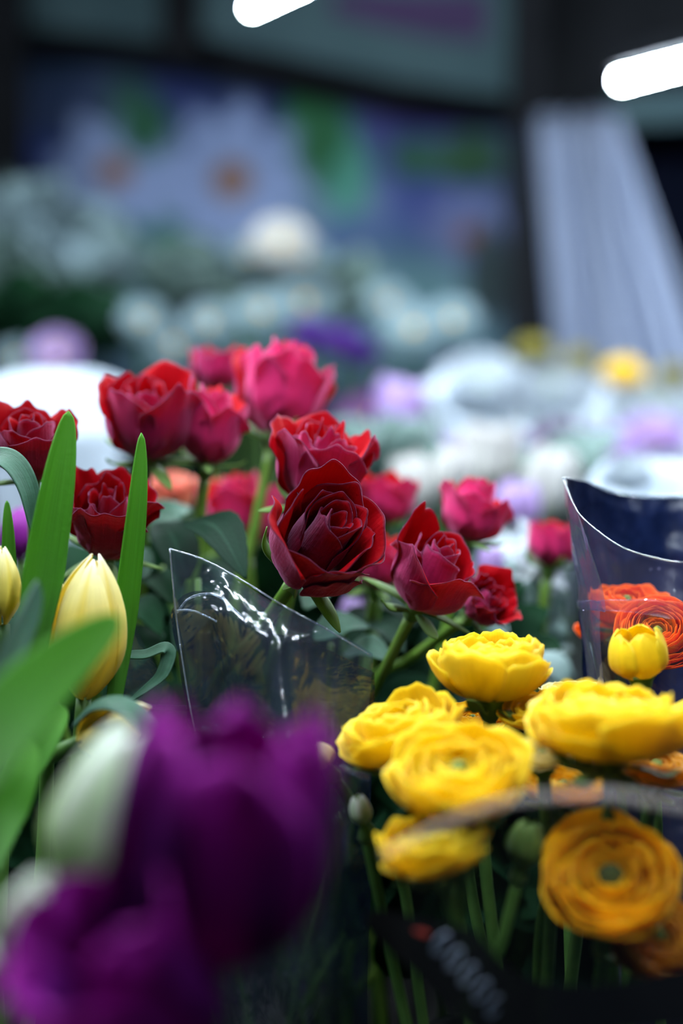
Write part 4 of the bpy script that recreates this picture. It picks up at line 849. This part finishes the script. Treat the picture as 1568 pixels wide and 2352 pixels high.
pp = P(10, 500, 2.9)
single('support_post', box('support_post', (pp.x - .10, pp.y - .03, 0), (pp.x + .038, pp.y + .03, 2.85), M['darkmetal']), 'dark post at the frame edge beside the banner', 'post')
panel('roof_beam', [(1225, -120), (1800, -120), (1800, 250), (1480, 275), (1225, 262)], 3.0, .05, 'darkmetal', 'dark roof panel behind the longer lamp tube', 'beam')
panel('canopy_valance', [(1400, 225), (1800, 190), (1800, 275), (1430, 285)], 2.9, .02, 'canopy', 'strip of grey-green canopy under the longer lamp tube', 'canopy')
# curtain: two hanging folds
def cloth(name, tl, tr, bl_, br, d, folds, mat, amp=.02):
    a, b, c, e = [np.array(tuple(P(*q, d))) for q in (tl, tr, bl_, br)]
    def f(U, V):
        s = ((U + 1) / 2)[..., None]; v = V[..., None]
        Q = (c * (1 - s) + e * s) * (1 - v) + (a * (1 - s) + b * s) * v
        w = np.sin(folds * 2 * PI * s[..., 0] + .6 * V) + .4 * np.sin(folds * 4.6 * PI * s[..., 0])
        return Q[..., 0], Q[..., 1] + amp * w, Q[..., 2]
    return sheet(name, f, 70, 20, .001, [M[mat]])
ct = thing('curtain', 'white plastic curtain hanging in folds beside the dark post', 'curtain', P(1400, 900, 2.7))
part('curtain_panel', cloth('curtain_panel', (1228, 262), (1318, 262), (1300, 1100), (1400, 1100), 2.72, 2, 'curtain'), ct)
part('curtain_panel', cloth('curtain_panel', (1328, 262), (1412, 262), (1402, 1100), (1720, 1100), 2.66, 4, 'curtain', .03), ct)

# ------------------------------------------------------------------ light
tdir = Vector((.536, -.843, 0))
def lamp(label, end, length):
    t = thing('tube_lamp', label, 'lamp', end)
    a, b = end, end + tdir * length
    part('tube', tube('tube', [a, a.lerp(b, .5), b], .0045, M['lamp'], 5, 12), t, label='glowing tube')
    up = Vector((0, 0, .022)); s = Vector((.843, .536, 0)) * .016
    V = [a - s + up * .5, a + s + up * .5, a + s + up * 1.9, a - s + up * 1.9]; V += [v + tdir * length for v in V]
    part('housing', mesh_of('housing', V, [(0, 3, 2, 1), (4, 5, 6, 7), (0, 1, 5, 4), (1, 2, 6, 5), (2, 3, 7, 6), (3, 0, 4, 7)], [M['darkmetal']], smooth=False), t)
    for q in (.15, .85):
        w = a.lerp(b, q) + Vector((0, 0, .04)); e = Vector((w.x, w.y, 2.9))
        part('hanger', tube('hanger', [w, w.lerp(e, .5), e], .002, M['darkmetal'], 4, 6), t)
lamp('glowing lamp tube at the top edge of the picture', P(578, 18, 1.95), 1.2)
lamp('longer glowing lamp tube in the upper corner above the curtain', P(1425, 185, 2.33), 1.2)
h = P(578, 18, 1.95).z
e3 = Vector((.843 * .35 - .536 * 1.42, .536 * .35 + .843 * 1.42, h))
lamp('lamp tube hanging over the roses, out of the picture', e3, 1.5)
e4 = Vector((.843 * -.10 - .536 * 1.8, .536 * -.10 + .843 * 1.8, h))
lamp('lamp tube hanging over the aisle beside the flowers, out of the picture', e4, 1.2)

w = bpy.data.worlds.new('world'); sc.world = w; w.use_nodes = True
bg = w.node_tree.nodes['Background']; bg.inputs[0].default_value = (.22, .42, .85, 1); bg.inputs[1].default_value = .06

sc.view_settings.view_transform = 'Standard'; sc.view_settings.look = 'None'; sc.view_settings.gamma = 1
sc.view_settings.exposure = 0.0
sc.cycles.use_denoising = True
sc.cycles.transparent_max_bounces = 16
sc.cycles.max_bounces = 8
sc.cycles.sample_clamp_indirect = 4.0
